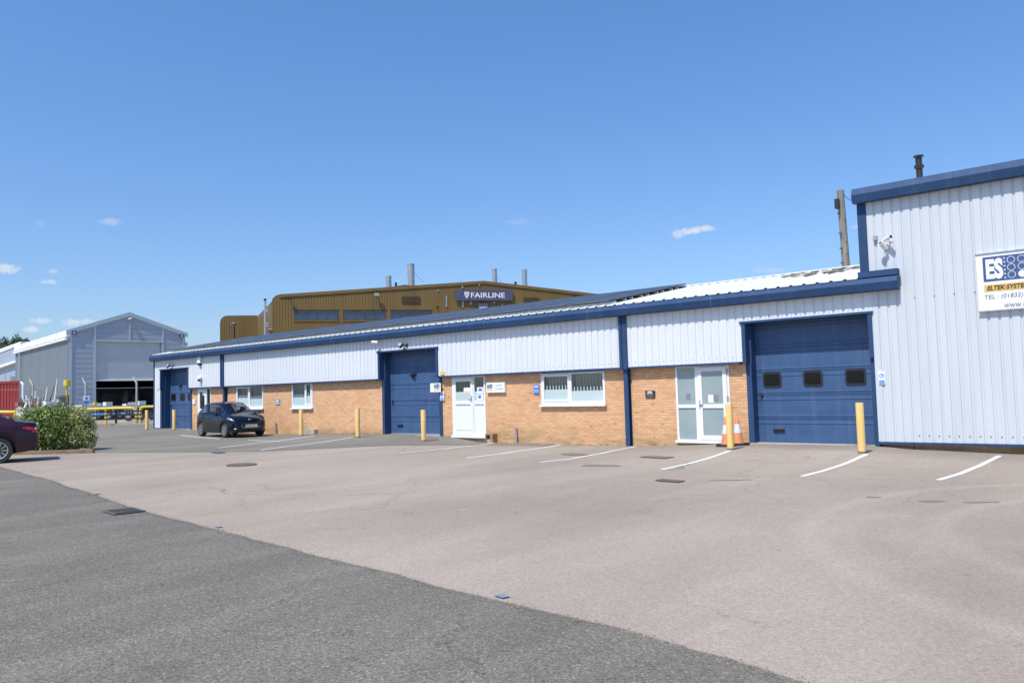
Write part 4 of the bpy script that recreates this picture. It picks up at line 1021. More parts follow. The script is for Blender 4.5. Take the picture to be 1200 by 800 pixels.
SX = dict(L=4.96, r=.355, wheels=(.98, 3.9), half=.94, roof=.60, paint=MT['carp'], spokes=10, spw=.014, seams=(1.55, 2.55, 3.6),
 top=[(0, .62), (.02, .86), (.05, 1.04), (.10, 1.10), (.3, 1.125), (.55, 1.165), (.85, 1.27), (1.2, 1.385), (1.7, 1.455), (2.3, 1.465), (2.8, 1.43), (3.15, 1.33), (3.8, 1.04), (4.0, 1.0), (4.5, .92), (4.8, .78), (4.93, .58), (4.96, .42)],
 belt=[(0, .50), (.03, .80), (.08, .98), (.3, 1.03), (1.2, 1.04), (2.5, 1.0), (3.7, .96), (4.3, .90), (4.7, .78), (4.9, .56), (4.96, .40)],
 wid=[(0, .66), (.04, .76), (.15, .84), (.5, .91), (1.1, .94), (3.8, .94), (4.3, .91), (4.7, .80), (4.9, .62), (4.96, .46)],
 sill=[(0, .42), (.12, .33), (.5, .27), (.8, .22), (4.2, .2), (4.7, .2), (4.96, .26)], pick=pickX, extra=extraX)
wb = G(-2.5, 543.5); hx = math.atan2(-.955, -.296)
h_ = Vector((math.cos(hx), math.sin(hx), 0)); l_ = Vector((-h_.y, h_.x, 0))     # left of the car faces the camera
o_ = wb-h_*.98-l_*.90
car('parked_car', 'dark plum saloon seen from its rear left corner at the left edge', (o_.x, o_.y, .012), hx, SX)

# ------------------------------------------------------------------ hedge planter
def leafcloud(m, blobs, n, size, seed=1, flat=.35):
    rnd = random.Random(seed); tot = sum(b[1][0]*b[1][1]*b[1][2] for b in blobs)
    for (c, rad) in blobs:
        k = int(n*rad[0]*rad[1]*rad[2]/tot)
        for _ in range(k):
            while True:
                u = Vector((rnd.uniform(-1, 1), rnd.uniform(-1, 1), rnd.uniform(-1, 1)))
                if .25 < u.length < 1: break
            u = u.normalized()*(u.length**.35)
            d = 1+.36*noise.noise(Vector((u.x*2.6+seed, u.y*2.6, u.z*2.6+c[0])))+.26*noise.noise(u*6+Vector((c[0], seed, c[2])))
            p = Vector((c[0]+u.x*rad[0]*d, c[1]+u.y*rad[1]*d, c[2]+u.z*rad[2]*d))
            if p.z < .06: continue
            s = size*rnd.uniform(.5, 1.25)
            nn_ = (u+Vector((rnd.gauss(0, .6), rnd.gauss(0, .6), rnd.gauss(0, .6)+.3))).normalized(); a = nn_.orthogonal().normalized()
            a = (Matrix.Rotation(rnd.uniform(0, 6.28), 3, nn_) @ a); b = nn_.cross(a)
            i = len(m.v); m.v += [p-a*s, p-a*s*.15+b*s*.48, p+a*s, p-a*s*.15-b*s*.48+nn_*s*.2]; m.f.append([i, i+1, i+2, i+3])
def rawbuild(m, name, mat, parent=None):
    me = bpy.data.meshes.new(name); me.from_pydata([tuple(v) for v in m.v], [], m.f); me.materials.append(mat)
    o = bpy.data.objects.new(name, me); C.objects.link(o)
    if parent: o.parent = parent
    return o
k0 = G(22, 533.2); k1 = G(108.5, 531); ax = (k1-k0).normalized(); nrm = Vector((-ax.y, ax.x, 0))     # away from the camera
pl = empty('hedge_planter', (k0.x, k0.y, 0), math.atan2(ax.y, ax.x), 'low kerb edged bed under the bush beside the plum saloon', 'planter')
LK = (k1-k0).length

cen = (G(67, 530)); vdir = (k0+ax*LK/2); vdir.z = 0; vdir.normalize()
side = Vector((-vdir.y, vdir.x, 0))*-1       # to the right in the picture
_bk = Matrix.Rotation(-math.atan2(ax.y, ax.x), 3, 'Z') @ (vdir+ax*-.35).normalized()
MB().box(-2.5, LK, 0, .13, 0, .13).build('kerb', MT['kerb'], pl, bevel=.012)
MB().prism([(LK-.13, .13, 0), (LK, .13, 0), Vector((LK, .13, 0))+_bk*2, Vector((LK-.13, .13, 0))+_bk*2], (0, 0, .12)).build('kerb', MT['kerb'], pl)
MB().prism([(-2.5, .13, 0), (LK-.13, .13, 0), Vector((LK-.13, .13, 0))+_bk*2, Vector((-2.5, .13, 0))+_bk*2], (0, 0, .09)).build('soil', MT['earth'], pl)
def hp(sr, back, z): 
    q = Vector((G(67, 531).x, G(67, 531).y, 0))+side*sr+vdir*back; return (q.x, q.y, z)
bu = empty('bush', hp(0, .9, 0), 0, 'leafy green bush with paler right side behind the plum saloon', 'bush')
hedge = MB()
leafcloud(hedge, [(hp(-.75, 1.0, .75), (.62, .75, .68)), (hp(-.30, .75, .80), (.68, .7, .74)), (hp(.0, 1.2, .92), (.62, .7, .66)), (hp(-.35, 1.4, 1.0), (.6, .5, .55)), (hp(.1, .7, .5), (.55, .5, .5)), (hp(.5, 1.1, .9), (.45, .5, .55))], 13500, .05, 3)
for _ in range(130):      # stray shoots along the top
    q = Vector(hp(random.uniform(-1.1, .9), random.uniform(.6, 1.5), random.uniform(1.2, 1.45))); d = Vector((random.gauss(0, .3), random.gauss(0, .3), 1)).normalized()
    for k in range(6):
        p = q+d*(.05*k); a = Vector((random.gauss(0, 1), random.gauss(0, 1), random.gauss(0, .4))).normalized(); b = a.cross(d).normalized(); s = .035
        i = len(hedge.v); hedge.v += [p, p+a*s+b*s*.5, p+a*s*2, p+a*s-b*s*.5]; hedge.f.append([i, i+1, i+2, i+3])
o = rawbuild(hedge, 'foliage', MT['leaf']); o.parent = bu; o.matrix_parent_inverse = Matrix.Translation(-Vector(bu.location))
hedge = MB()
leafcloud(hedge, [(hp(.72, .75, .72), (.42, .45, .58)), (hp(.85, .5, .38), (.30, .35, .36)), (hp(.45, .5, .42), (.35, .3, .36)), (hp(.55, .8, 1.05), (.3, .35, .28))], 7000, .04, 9)
o = rawbuild(hedge, 'foliage', MT['leafp']); o.parent = bu; o.matrix_parent_inverse = Matrix.Translation(-Vector(bu.location)); o['label'] = 'paler yellow green foliage'
m = MB()
for k in range(40):
    a = hp(random.uniform(-.7, .9), random.uniform(.5, 1.4), .08); b = hp(random.uniform(-1.1, 1.05), random.uniform(.3, 1.7), random.uniform(.7, 1.3))
    mid = (Vector(a)+Vector(b))/2+Vector((random.gauss(0, .1), random.gauss(0, .1), 0)); m.tube([a, mid, b], [.02, .013, .005], 5)
o = m.build('stems', MT['bark']); o.parent = bu; o.matrix_parent_inverse = Matrix.Translation(-Vector(bu.location))

# ------------------------------------------------------------------ grey shed
d_sh = 7.5; DU = Vector((math.sin(R(d_sh)), math.cos(R(d_sh)), 0)); DN = Vector((DU.y, -DU.x, 0))   # DU along the front, DN outward normal
v_ = ray(80, 492); C0 = EYE+v_*((0-EYE.z)/v_.z)
def sh(px, py, off=0): return onP(px, py, C0+DN*off, DN)
E0 = sh(80, 386.5); E1 = sh(217, 390.5); PK = sh(152, 367); W_ = (Vector((E1.x-C0.x, E1.y-C0.y, 0))).dot(DU)
pk_u = (PK-C0).dot(DU); ez = (E0.z+E1.z)/2; LEN = 26
shed = empty('grey_warehouse', tuple(C0+DU*W_/2), 0, 'grey gabled warehouse with its wide shutter half open', 'building')
def sp_(u, n, z): p = C0+DU*u+DN*n; return Vector((p.x, p.y, z))
def sbx(m, u0, u1, n0, n1, z0, z1):
    i = len(m.v); m.v += [sp_(u, n, z) for z in (z0, z1) for (u, n) in ((u0, n0), (u1, n0), (u1, n1), (u0, n1))]
    m.f += [[i+a for a in q] for q in ((0, 3, 2, 1), (4, 5, 6, 7), (0, 1, 5, 4), (1, 2, 6, 5), (2, 3, 7, 6), (3, 0, 4, 7))]; return m
def su(px, py): return (sh(px, py)-C0).dot(DU)
u0, u1 = su(111, 430), su(190.5, 430); zo = sh(150, 400.5).z; zd = sh(150, 444.5).z
def gab(u): return ez+(PK.z-ez)*(u/pk_u if u < pk_u else (W_-u)/(W_-pk_u))
m = MB()     # front panels with a recess for the opening
m.prism([sp_(0, 0, -.1), sp_(u0, 0, -.1), sp_(u0, 0, gab(u0)), sp_(0, 0, ez)], -DN*.15)
m.prism([sp_(u1, 0, -.1), sp_(W_, 0, -.1), sp_(W_, 0, ez), sp_(u1, 0, gab(u1))], -DN*.15)
m.prism([sp_(u0, 0, zo), sp_(u1, 0, zo), sp_(u1, 0, gab(u1)), sp_(pk_u, 0, PK.z), sp_(u0, 0, gab(u0))], -DN*.15)
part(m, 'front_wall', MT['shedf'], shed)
m = MB()
for zz in [k*.5 for k in range(1, 20)]:
    for a, b in ((0, u0), (u1, W_), (u0, u1)):
        if (a == u0) and zz < zo: continue
        top = min(gab(a+.01), gab(b-.01))
        if zz < top: sbx(m, a+.02, b-.02, .0, .012, zz, zz+.03)
part(m, 'panel_joint', MT['greyp'], shed)['kind'] = 'stuff'
m = MB()
for u in (.18, u0, u1, W_-.18): sbx(m, u-.11, u+.11, 0, .06, -.1, gab(u)-.3)
sbx(m, pk_u-.08, pk_u+.08, 0, .06, zo, PK.z-.4); sbx(m, u0-.1, u1+.1, .0, .08, zo-.02, zo+.14)
part(m, 'wall_rail', MT['shedd'], shed)
m = MB(); nsl = 44
for k in range(nsl):
    za = zd+(zo-zd)*k/nsl; zb = zd+(zo-zd)*(k+1)/nsl
    m.face([sp_(u0, -.16, za), sp_(u1, -.16, za), sp_(u1, -.145, (za+zb)/2), sp_(u0, -.145, (za+zb)/2)]); m.face([sp_(u0, -.145, (za+zb)/2), sp_(u1, -.145, (za+zb)/2), sp_(u1, -.16, zb), sp_(u0, -.16, zb)])
st = part(m, 'shutter', MT['shedd'], shed)
part(sbx(MB(), u0, u1, -.2, -.02, zd-.12, zd), 'shutter_rail', MT['sheet'], shed)
m = MB()     # hollow interior
sbx(m, 0.2, W_-.2, -LEN+.2, -LEN+.3, -.04, ez); sbx(m, .2, W_-.2, -LEN+.3, -.2, ez-.1, ez); sbx(m, .15, .2, -LEN+.3, -.2, -.04, ez-.1); sbx(m, W_-.2, W_-.15, -LEN+.3, -.2, -.04, ez-.1)
sbx(m, .2, W_-.2, -LEN+.3, -.2, -.045, -.03)
part(m, 'interior', MT['inside'], shed)
m = MB()
for k in range(16):
    u = u0+.4+(u1-u0-.8)*random.random(); n = -3-6*random.random(); w = .3+random.random(); hh = .6+2.2*random.random(); sbx(m, u, u+w, n, n-.5, -.03, hh)
part(m, 'stored_goods', MT['browns'], shed)['kind'] = 'stuff'
# fascia barge boards
for a, b in (((-.25, ez), (pk_u, PK.z+.12)), ((pk_u, PK.z+.12), (W_+.25, ez-.0))):
    A_, B_ = sp_(a[0], 0, a[1]-.45), sp_(b[0], 0, b[1]-.42)
    part(MB().prism([A_, B_, B_+Vector((0, 0, .42)), A_+Vector((0, 0, .42))], DN*.14), 'barge_board', MT['greyp'] if False else MT['shedd'], shed)
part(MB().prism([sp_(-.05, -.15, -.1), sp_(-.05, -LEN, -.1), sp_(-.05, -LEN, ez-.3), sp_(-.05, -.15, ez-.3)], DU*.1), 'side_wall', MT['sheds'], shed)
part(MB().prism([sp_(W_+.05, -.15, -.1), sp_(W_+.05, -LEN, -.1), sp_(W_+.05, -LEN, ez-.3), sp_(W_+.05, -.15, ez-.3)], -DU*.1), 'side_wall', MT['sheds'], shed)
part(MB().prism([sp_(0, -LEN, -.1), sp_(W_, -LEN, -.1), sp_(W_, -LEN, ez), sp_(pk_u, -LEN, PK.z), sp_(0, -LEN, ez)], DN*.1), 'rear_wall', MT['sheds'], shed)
m = MB()
for k in range(1, 6): n = -LEN*k/6; m.prism([sp_(-.09, n, 0), sp_(-.09, n-.12, 0), sp_(-.09, n-.12, ez-.8), sp_(-.09, n, ez-.8)], DU*.05)
part(m, 'side_rail', MT['greyp'], shed)
part(MB().tube([sp_(-.25, -LEN*.86, 0), sp_(-.25, -LEN*.86, ez-1)], .09, 8), 'downpipe', MT['shedd'], shed)
part(MB().prism([sp_(-.32, -.1, ez-.95), sp_(-.32, -.1, ez-.75), sp_(-.02, -.1, ez-.6), sp_(-.02, -.1, ez-.95)], -DN*(LEN-.1)), 'gutter', MT['sheet'], shed)
part(MB().prism([sp_(-.26, .12, ez-.65), sp_(-.14, .12, ez), sp_(.1, .12, ez+.03), sp_(.1, .12, ez-.65)], -DN*(LEN+.1)), 'eaves_sheet', MT['sheet'], shed)
m = MB()
for k in range(1, 6): n = -LEN*k/6; m.prism([sp_(-.275, n, ez-.68), sp_(-.155, n, ez), sp_(-.145, n, ez), sp_(-.255, n, ez-.68)], -DN*.1)
part(m, 'eaves_strap', MT['greyp'], shed)
part(MB().prism([sp_(-.05, .1, ez), sp_(pk_u, .1, PK.z+.12), sp_(pk_u, .1, PK.z+.06), sp_(-.05, .1, ez-.05)], -DN*(LEN+.1)), 'roof', MT['sheet'], shed)
part(MB().prism([sp_(W_+.05, .1, ez), sp_(pk_u, .1, PK.z+.12), sp_(pk_u, .1, PK.z+.06), sp_(W_+.05, .1, ez-.05)], -DN*(LEN+.1)), 'roof', MT['sheet'], shed)
for (xa, ya, xb, yb), lab in (((84, 387.5, 90, 391.5), 'left'), ((210.5, 391.5, 216, 395.3), 'right')):
    A_ = sh(xa, yb, .16); B_ = sh(xb, ya, .16); t = empty('company_sign', tuple(A_), 0, 'tiny navy sign at the %s eaves of the grey warehouse' % lab, 'sign')
    o = MB().prism([A_, A_+DU*(B_-A_).dot(DU), A_+DU*(B_-A_).dot(DU)+Vector((0, 0, B_.z-A_.z)), A_+Vector((0, 0, B_.z-A_.z))], -DN*.05).build('board', MT['signblue']); o.parent = t; o.matrix_parent_inverse = Matrix.Translation(-A_)
    w = (B_-A_).dot(DU); h = B_.z-A_.z; q = A_+DU*w*.3+Vector((0, 0, h*.25))+DN*.01
    o = MB().prism([q, q+DU*w*.4, q+DU*w*.3+Vector((0, 0, h*.4)), q+DU*w*.1+Vector((0, 0, h*.4))], DN*.01).build('emblem', MT['whiteb']); o.parent = t; o.matrix_parent_inverse = Matrix.Translation(-A_)
A_ = sh(153, 374, .3); t = empty('floodlight', tuple(A_), 0, 'round grey lamp under the gable peak of the grey warehouse', 'floodlight')
MB().ball((0, 0, 0), (.3, .26, .2)).box(-.35, 0, -.05, .05, -.05, .05).build('lamp_head', MT['greyp'], t, smooth=True); MB().ball((.1, 0, -.12), (.15, .15, .12)).build('lens', MT['lamp'], t, smooth=True)
A_ = sh(218.2, 403, -.5); t = empty('floodlight', tuple(A_), 0, 'small white lamp on the right corner of the grey warehouse', 'floodlight')
MB().box(-.15, .15, -.15, .15, -.25, .2).build('lamp_head', MT['sheet'], t, bevel=.04); MB().tube([(0, 0, 0), (0, -.5, 0)], .04, 6).build('arm', MT['greyp'], t)

# white warehouse behind, at the far left
W0 = C0-DN*(LEN+2)
wh = empty('white_warehouse', (-112, 33, 0), 0, 'pale warehouse with white roof edges behind the grey warehouse', 'building')
nW = DU
def ww(px, py, off=0): return onP(px, py, W0+DU*(1.0+off), nW)
P_a, P_b = ww(-60, 430), ww(30, 400)
m = MB(); A_, B_ = ww(-60, 433), ww(24, 401); lo = -.1
m.prism([Vector((A_.x, A_.y, lo)), Vector((B_.x, B_.y, lo)), B_, A_], nW*18)
part(m, 'wall', MT['shedf'], wh)
part(MB().prism([ww(-60, 436.5, -.1), ww(24, 403.6, -.1), ww(24, 400.0, -.1), ww(-60, 430.5, -.1)], nW*18.3), 'roof_edge', MT['sheet'], wh)
part(MB().prism([ww(-60, 451.5, -.5), ww(19, 424.0, -.5), ww(19, 421.5, -.5), ww(-60, 447.6, -.5)], nW*.48), 'canopy_edge', MT['sheet'], wh)
part(MB().prism([ww(13, 446.8, -.06), ww(18.4, 446.8, -.06), ww(18.4, 441, -.06), ww(13, 441, -.06)], nW*.05), 'window', MT['winr'], wh)
m = MB()
for px in (6, 12): A_ = ww(px, 446, -.04); m.box(A_.x-.03, A_.x+.03, A_.y-.02, A_.y+.02, 0, A_.z+.8)
part(m, 'panel_seam', MT['greyp'], wh)

# ------------------------------------------------------------------ yard things
fnc = empty('chain_link_fence', (-57.5, 22, 0), 0, 'chain link fence on cranked concrete posts along the yard edge', 'fence')
fp = []
for px, pyt, pyb in ((38, 443, 503), (100, 442, 500), (160, 441, 497)):
    v = ray(px, pyb); b_ = EYE+v*(-1.65/v.z); b_.z = 0
    s_ = (b_-EYE).dot(fw); v2 = ray(px, pyt); top = (EYE+v2*s_).z; fp.append((b_, top))
b0, b2 = fp[0][0], fp[2][0]; fd = (b2-b0).normalized()
for (b_, top) in fp+[(b2+fd*4.5, fp[2][1]), (b0-fd*5, fp[0][1]), (b0-fd*10, fp[0][1])]:
    m = MB(); q = Vector((1, 0, 0))*-1
    m.tube([b_, b_+Vector((0, 0, top-.45)), b_+Vector((-.32, -.1, top))], [.085, .08, .05], 4)
    part(m, 'post', MT['wood'] if False else MT['conc'], fnc)
a0 = b0-fd*10; a1 = b2+fd*4.5; HT = fp[1][1]-.75
m = MB()
for z in (.15, HT*.5, HT): m.tube([a0+Vector((0, 0, z)), a1+Vector((0, 0, z))], .012, 4)
part(m, 'line_wire', MT['greyp'], fnc)
part(MB().face([a0, a1, a1+Vector((0, 0, HT)), a0+Vector((0, 0, HT))]), 'wire_mesh', MT['mesh'], fnc)
# sign on the middle post
b_ = fp[1][0]; s_ = (b_-EYE).dot(fw); cpt = EYE+ray(101, 468.6)*(s_-.15); tn = empty('safety_sign', tuple(cpt), R(-62), 'blue and white sign wired to the middle fence post', 'sign')
tn.rotation_euler = (0, 0, math.atan2(cpt.y, cpt.x)-PI/2)
MB().box(-.19, .19, 0, .01, -.28, .28).build('board', MT['whiteb'], tn); MB().box(-.17, .17, -.004, -.001, -.26, -.03).build('text_panel', MT['brightblue'], tn)
MB().lathe([(.1, 0), (.1, .003)], 16, (.02, -.004, .12), 'y').build('blue_disc', MT['brightblue'], tn)
# black post and rail fence
pr = empty('post_and_rail_fence', (-58.5, 24, 0), 0, 'low black post and rail fence in front of the yellow barriers', 'fence')
def gb(px, py):
    v = ray(px, py); p = EYE+v*(-1.65/v.z); p.z = 0; return p
f0, f1 = gb(111, 498.8), gb(178, 496.8); fd2 = (f1-f0).normalized(); f00 = f0-fd2*7; f11 = f1+fd2*6
def vz(p, px_y, D_=None): return (EYE+ray(*px_y)*((p-EYE).dot(fw))).z
ptz = vz(f0, (111, 481.5))
for k in range(9):
    p = f00.lerp(f11, k/8); part(MB().box(p.x-.06, p.x+.06, p.y-.06, p.y+.06, -.05, ptz), 'post', MT['rubber'], pr)
for q in (.42, .68, .93):
    z = ptz*q; n = Vector((-fd2.y, fd2.x, 0))*.03
    part(MB().prism([f00+n+Vector((0, 0, z-.05)), f00-n+Vector((0, 0, z-.05)), f00-n+Vector((0, 0, z+.05)), f00+n+Vector((0, 0, z+.05))], f11-f00), 'rail', MT['rubber'], pr)
part(MB().prism([f00+Vector((.5, 0, -.05)), f00+Vector((.3, 0, -.05)), f00+Vector((.3, 0, .1)), f00+Vector((.5, 0, .1))], f11-f00), 'kerb', MT['conc'], pr)
# yellow crash barriers
def barrier(pts_px, base, label, legs):
    b_ = gb(*base); s_ = (b_-EYE).dot(fw)
    P3_ = [EYE+ray(*p)*s_ for p in pts_px]
    t = empty('crash_barrier', tuple(b_), 0, label, 'barrier', 'yellow tubular crash barriers')
    off = Matrix.Translation(-b_)
    o = MB().tube(P3_, .10, 10).build('rail', MT['yellowb'], None, smooth=True); o.parent = t; o.matrix_parent_inverse = off
    for lx, ly in legs:
        q = EYE+ray(lx, ly)*s_; o = MB().tube([(q.x, q.y, -.05), (q.x, q.y, q.z)], .085, 10).lathe([(.17, -.04), (.17, .05), (.09, .06)], 12, (q.x, q.y, 0)).build('leg', MT['yellowb'], None, smooth=True); o.parent = t; o.matrix_parent_inverse = off
barrier([(85, 480.0), (124, 478.7), (152, 477.8), (157, 478.3), (159.3, 480.5), (159.6, 484)], (124, 496.8), 'long yellow tubular barrier left of the roller shutter yard gap', [(90, 480), (124, 478.9), (159.4, 482)])
barrier([(164.2, 484), (164.4, 480), (166.5, 477), (170, 476.4), (182, 476.1), (200, 475.5)], (164, 495.0), 'yellow tubular barrier partly hidden by the left end of the low row', [(164.3, 482), (195, 475.8)])
barrier([(-12, 482.6), (17.5, 482.6), (19, 484)], (10, 503), 'yellow tubular barrier in front of the red container', [(-5, 483), (17.8, 484)])
# yellow post with a drum head
b_ = gb(78, 500); s_ = (b_-EYE).dot(fw); zt_ = (EYE+ray(77.2, 445.3)*s_).z; zn = (EYE+ray(77.2, 452)*s_).z
t = empty('beacon_post', tuple(b_), 0, 'yellow post with a drum shaped head behind the bush', 'post')
MB().tube([(0, 0, 0), (0, 0, zn)], .07, 10).build('pole', MT['yellowb'], t, smooth=True); MB().lathe([(.19, zn-.02), (.21, zn), (.21, zt_), (.19, zt_+.01)], 20).build('drum', MT['yellowb'], t, smooth=True)
# small yellow box on a post by the trailers
b_ = gb(112, 494); t = empty('marker_post', tuple(b_), 0, 'small yellow marker block between fence sign and trailers', 'marker')
z_ = (EYE+ray(112, 472)*((b_-EYE).dot(fw))).z
MB().tube([(0, 0, 0), (0, 0, z_-.1)], .04, 6).build('stem', MT['yellowb'], t); MB().box(-.12, .12, -.12, .12, z_-.15, z_+.08).build('block', MT['yellowb'], t)
# red container on bearers
A_ = onD(-45, 488.6, 56); B_ = onD(22.3, 488.0, 54); zt_ = (EYE+ray(20, 446.3)*54).z; zb_ = B_.z
A_.z = B_.z = zb_; dr_ = (B_-A_).normalized(); nr = Vector((-dr_.y, dr_.x, 0)); nr = Vector((B_.x, B_.y, 0)).normalized()
rc = empty('red_container', (B_.x, B_.y, 0), 0, 'red steel container raised on blocks at the left edge', 'container')
Lr = (B_-A_).length
def rp(u, n, z): q = A_+dr_*u+nr*n; return Vector((q.x, q.y, z))
m = MB(); m.prism([rp(0, .1, zb_), rp(Lr, .1, zb_), rp(Lr, .1, zt_), rp(0, .1, zt_)], nr*2.3)
part(m, 'body', MT['red'], rc)
m = MB()
k = 0
while k*.3+.05 < Lr-.2: m.prism([rp(k*.3+.1, .07, zb_+.15), rp(k*.3+.25, .07, zb_+.15), rp(k*.3+.25, .04, zt_-.15), rp(k*.3+.1, .04, zt_-.15)], nr*.06); k += 1
part(m, 'side_rib', MT['red'], rc)['kind'] = 'stuff'
m = MB()
for z0_, z1_ in ((zb_, zb_+.14), (zt_-.14, zt_+.03)): m.prism([rp(0, .0, z0_), rp(Lr, .0, z0_), rp(Lr, .0, z1_), rp(0, .0, z1_)], nr*.1)
for u in (0, Lr-.15): m.prism([rp(u, -.01, zb_), rp(u+.15, -.01, zb_), rp(u+.15, -.01, zt_), rp(u, -.01, zt_)], nr*.1)
part(m, 'edge_frame', MT['red'], rc)
for u in (.3, Lr-1.0): part(MB().prism([rp(u, .2, -.05), rp(u+.6, .2, -.05), rp(u+.6, .2, zb_), rp(u, .2, zb_)], nr*2), 'bearer_block', MT['rust'], rc)
# white block wall by the bush
q0 = onD(18.4, 479, 44); q1 = onD(38, 478.6, 42); zt_ = q0.z
wbk = empty('concrete_block', (q0.x, q0.y, 0), 0, 'whitewashed concrete block half hidden by the bush beside the red container', 'concrete block')
dd = (q1-q0); dd.z = 0; dd.normalize(); nn2 = Vector((-dd.y, dd.x, 0)); nn2 = nn2 if nn2.dot(q0) > 0 else -nn2
a_ = Vector((q0.x, q0.y, -.05)); Lb = 1.4
m = MB().prism([a_, a_+dd*Lb, a_+dd*Lb+nn2*.6, a_+nn2*.6], (0, 0, zt_-.05)); part(m, 'lower_block', paint('whitewash', (.62,.6,.56), .8, vary=.2, scale=3, dirt=(.3,.26,.2)), wbk)
m = MB().prism([a_+Vector((0, 0, zt_))-dd*.03, a_+Vector((0, 0, zt_))+dd*(Lb+.03), a_+Vector((0, 0, zt_))+dd*(Lb+.03)+nn2*.6, a_+Vector((0, 0, zt_))-dd*.03+nn2*.6], (0, 0, .1)); part(m, 'cap', MT['conc'], wbk)
# trailers in the yard
def trailer(px0, px1, base, topy, label, rz_extra=0, boat=False):
    b_ = gb((px0+px1)/2, base); s_ = (b_-EYE).dot(fw)
    p0 = EYE+ray(px0, topy)*s_; p1 = EYE+ray(px1, topy)*s_; dlt = p1-p0; L_ = math.hypot(dlt.x, dlt.y); h = (p0.z+p1.z)/2
    t = empty('boat_trailer', (p0.x, p0.y, 0), math.atan2(dlt.y, dlt.x), label, 'trailer', 'boat trailers in the yard')
    MB().box(0, L_, 0, .12, h-.28, h-.12).box(0, L_, 1.7, 1.82, h-.28, h-.12).build('side_rail', MT['steel'], t)
    m = MB()
    for k in range(5): m.box(L_*k/4-.05, L_*k/4+.05, .12, 1.7, h-.26, h-.14)
    m.build('cross_member', MT['steel'], t)
    MB().box(.2, L_-.3, -.02, .10, .45, .62).box(.2, L_-.3, 1.72, 1.85, .45, .62).build('lower_rail', MT['brightblue'] if not boat else MT['signblue'], t)
    for k in range(6): 
        x = .4+(L_-1)*k/5; MB().box(x-.04, x+.04, .0, .08, .6, h-.28).build('upright', MT['steel'], t)
    for x in (L_*.35, L_*.8):
        for y in (-.15, 1.95): 
            w_ = MB().lathe([(.2, -.1), (.33, -.1), (.35, -.05), (.35, .05), (.33, .1), (.2, .1)], 20, (x, y, .35), 'y').build('wheel', MT['rubber'], t, smooth=True)
            MB().lathe([(.19, -.11), (.19, .11)], 16, (x, y, .35), 'y').build('rim', MT['steel'], w_)
    MB().box(L_*.25, L_*.6, .1, 1.7, h-.12, h+.16).build('cover_board', MT['greyp'], t, bevel=.05)
    MB().box(L_*.65, L_*.72, .0, 1.2, h-.1, h+.25).box(L_*.05, L_*.2, .1, .9, h-.12, h+.05).build('winch_box', MT['sheet'], t, bevel=.02)
    MB().tube([(L_*.1, 0, .6), (L_*.3, 0, h-.1)], .04, 6).tube([(L_*.55, 0, .6), (L_*.42, 0, h-.1)], .04, 6).build('brace', MT['alu'], t)
    return t
trailer(84, 140, 492.0, 474.5, 'grey and blue boat trailer under the left half of the shutter')
trailer(141, 172, 493.0, 473.5, 'shorter grey boat trailer with white box by the second barrier', boat=True)
# scrap frames and poles behind the bush
rs = random.Random(4)
def apole(px0, y0, px1, y1, s_, r=.05): return (EYE+ray(px0, y0)*s_, EYE+ray(px1, y1)*s_, r)
for (fx0, fy0, ap, apy, fx1, fy1, lab) in ((52, 486, 67, 446, 62, 488, 'tall leaning A frame of weathered white poles left of the yellow post'), (46, 486, 55.5, 456, 51, 486, 'shorter weathered A frame of poles above the bush')):
    s_ = 50; top = EYE+ray(ap, apy)*s_; t = empty('pole_frame', (top.x, top.y, 0), 0, lab, 'pole frame')
    for k, (a, b) in enumerate(((fx0, fy0), (fx1, fy1))):
        q = EYE+ray(a, b)*s_; d = (q-top); q2 = top+d*((top.z)/(top.z-q.z))
        o = MB().tube([top+(Vector((0, 0, .15))), q2], [.04, .07], 8).build('pole', MT['wood'] if k == 0 else MT['sheet']); o.parent = t; o.matrix_parent_inverse = Matrix.Translation(-Vector(t.location))
    q = (top*.6+(EYE+ray(fx0, fy0)*s_)*.4); q3 = (top*.6+(EYE+ray(fx1, fy1)*s_)*.4)
    o = MB().tube([q, q3], .03, 6).build('cross_bar', MT['rust']); o.parent = t; o.matrix_parent_inverse = Matrix.Translation(-Vector(t.location))
m = MB(); m2 = MB(); m3 = MB()
base_ = EYE+ray(50, 478)*52
for k in range(150):
    px = rs.uniform(24, 76); yt = rs.uniform(464, 481)+(2 if px > 45 else -1); s_ = rs.uniform(49, 56)
    a = EYE+ray(px+rs.gauss(0, 2.5), yt)*s_; b = EYE+ray(px+rs.gauss(0, 5), 492)*s_; b.z = max(b.z, 0)
    (m, m2, m3)[k % 3].tube([a, (a+b)/2+Vector((rs.gauss(0, .1), rs.gauss(0, .1), 0)), b], rs.uniform(.02, .06), 5)
for k in range(60):
    q = EYE+ray(rs.uniform(24, 76), rs.uniform(472, 486))*rs.uniform(49, 56); s = rs.uniform(.08, .3)
    (m, m2, m3)[k % 3].box(q.x-s, q.x+s, q.y-s, q.y+s, q.z-s*.5, q.z+s*.5)
sp0 = empty('scrap_pile', (base_.x, base_.y, 0), 0, 'tangled pile of white and rusty metal props behind the bush', 'scrap'); sp0['kind'] = 'stuff'
for mb, mt in ((m, 'sheet'), (m2, 'rust'), (m3, 'wood')):
    o = mb.build('scrap_metal', MT[mt]); o['kind'] = 'stuff'; o.parent = sp0; o.matrix_parent_inverse = Matrix.Translation(-Vector(sp0.location))
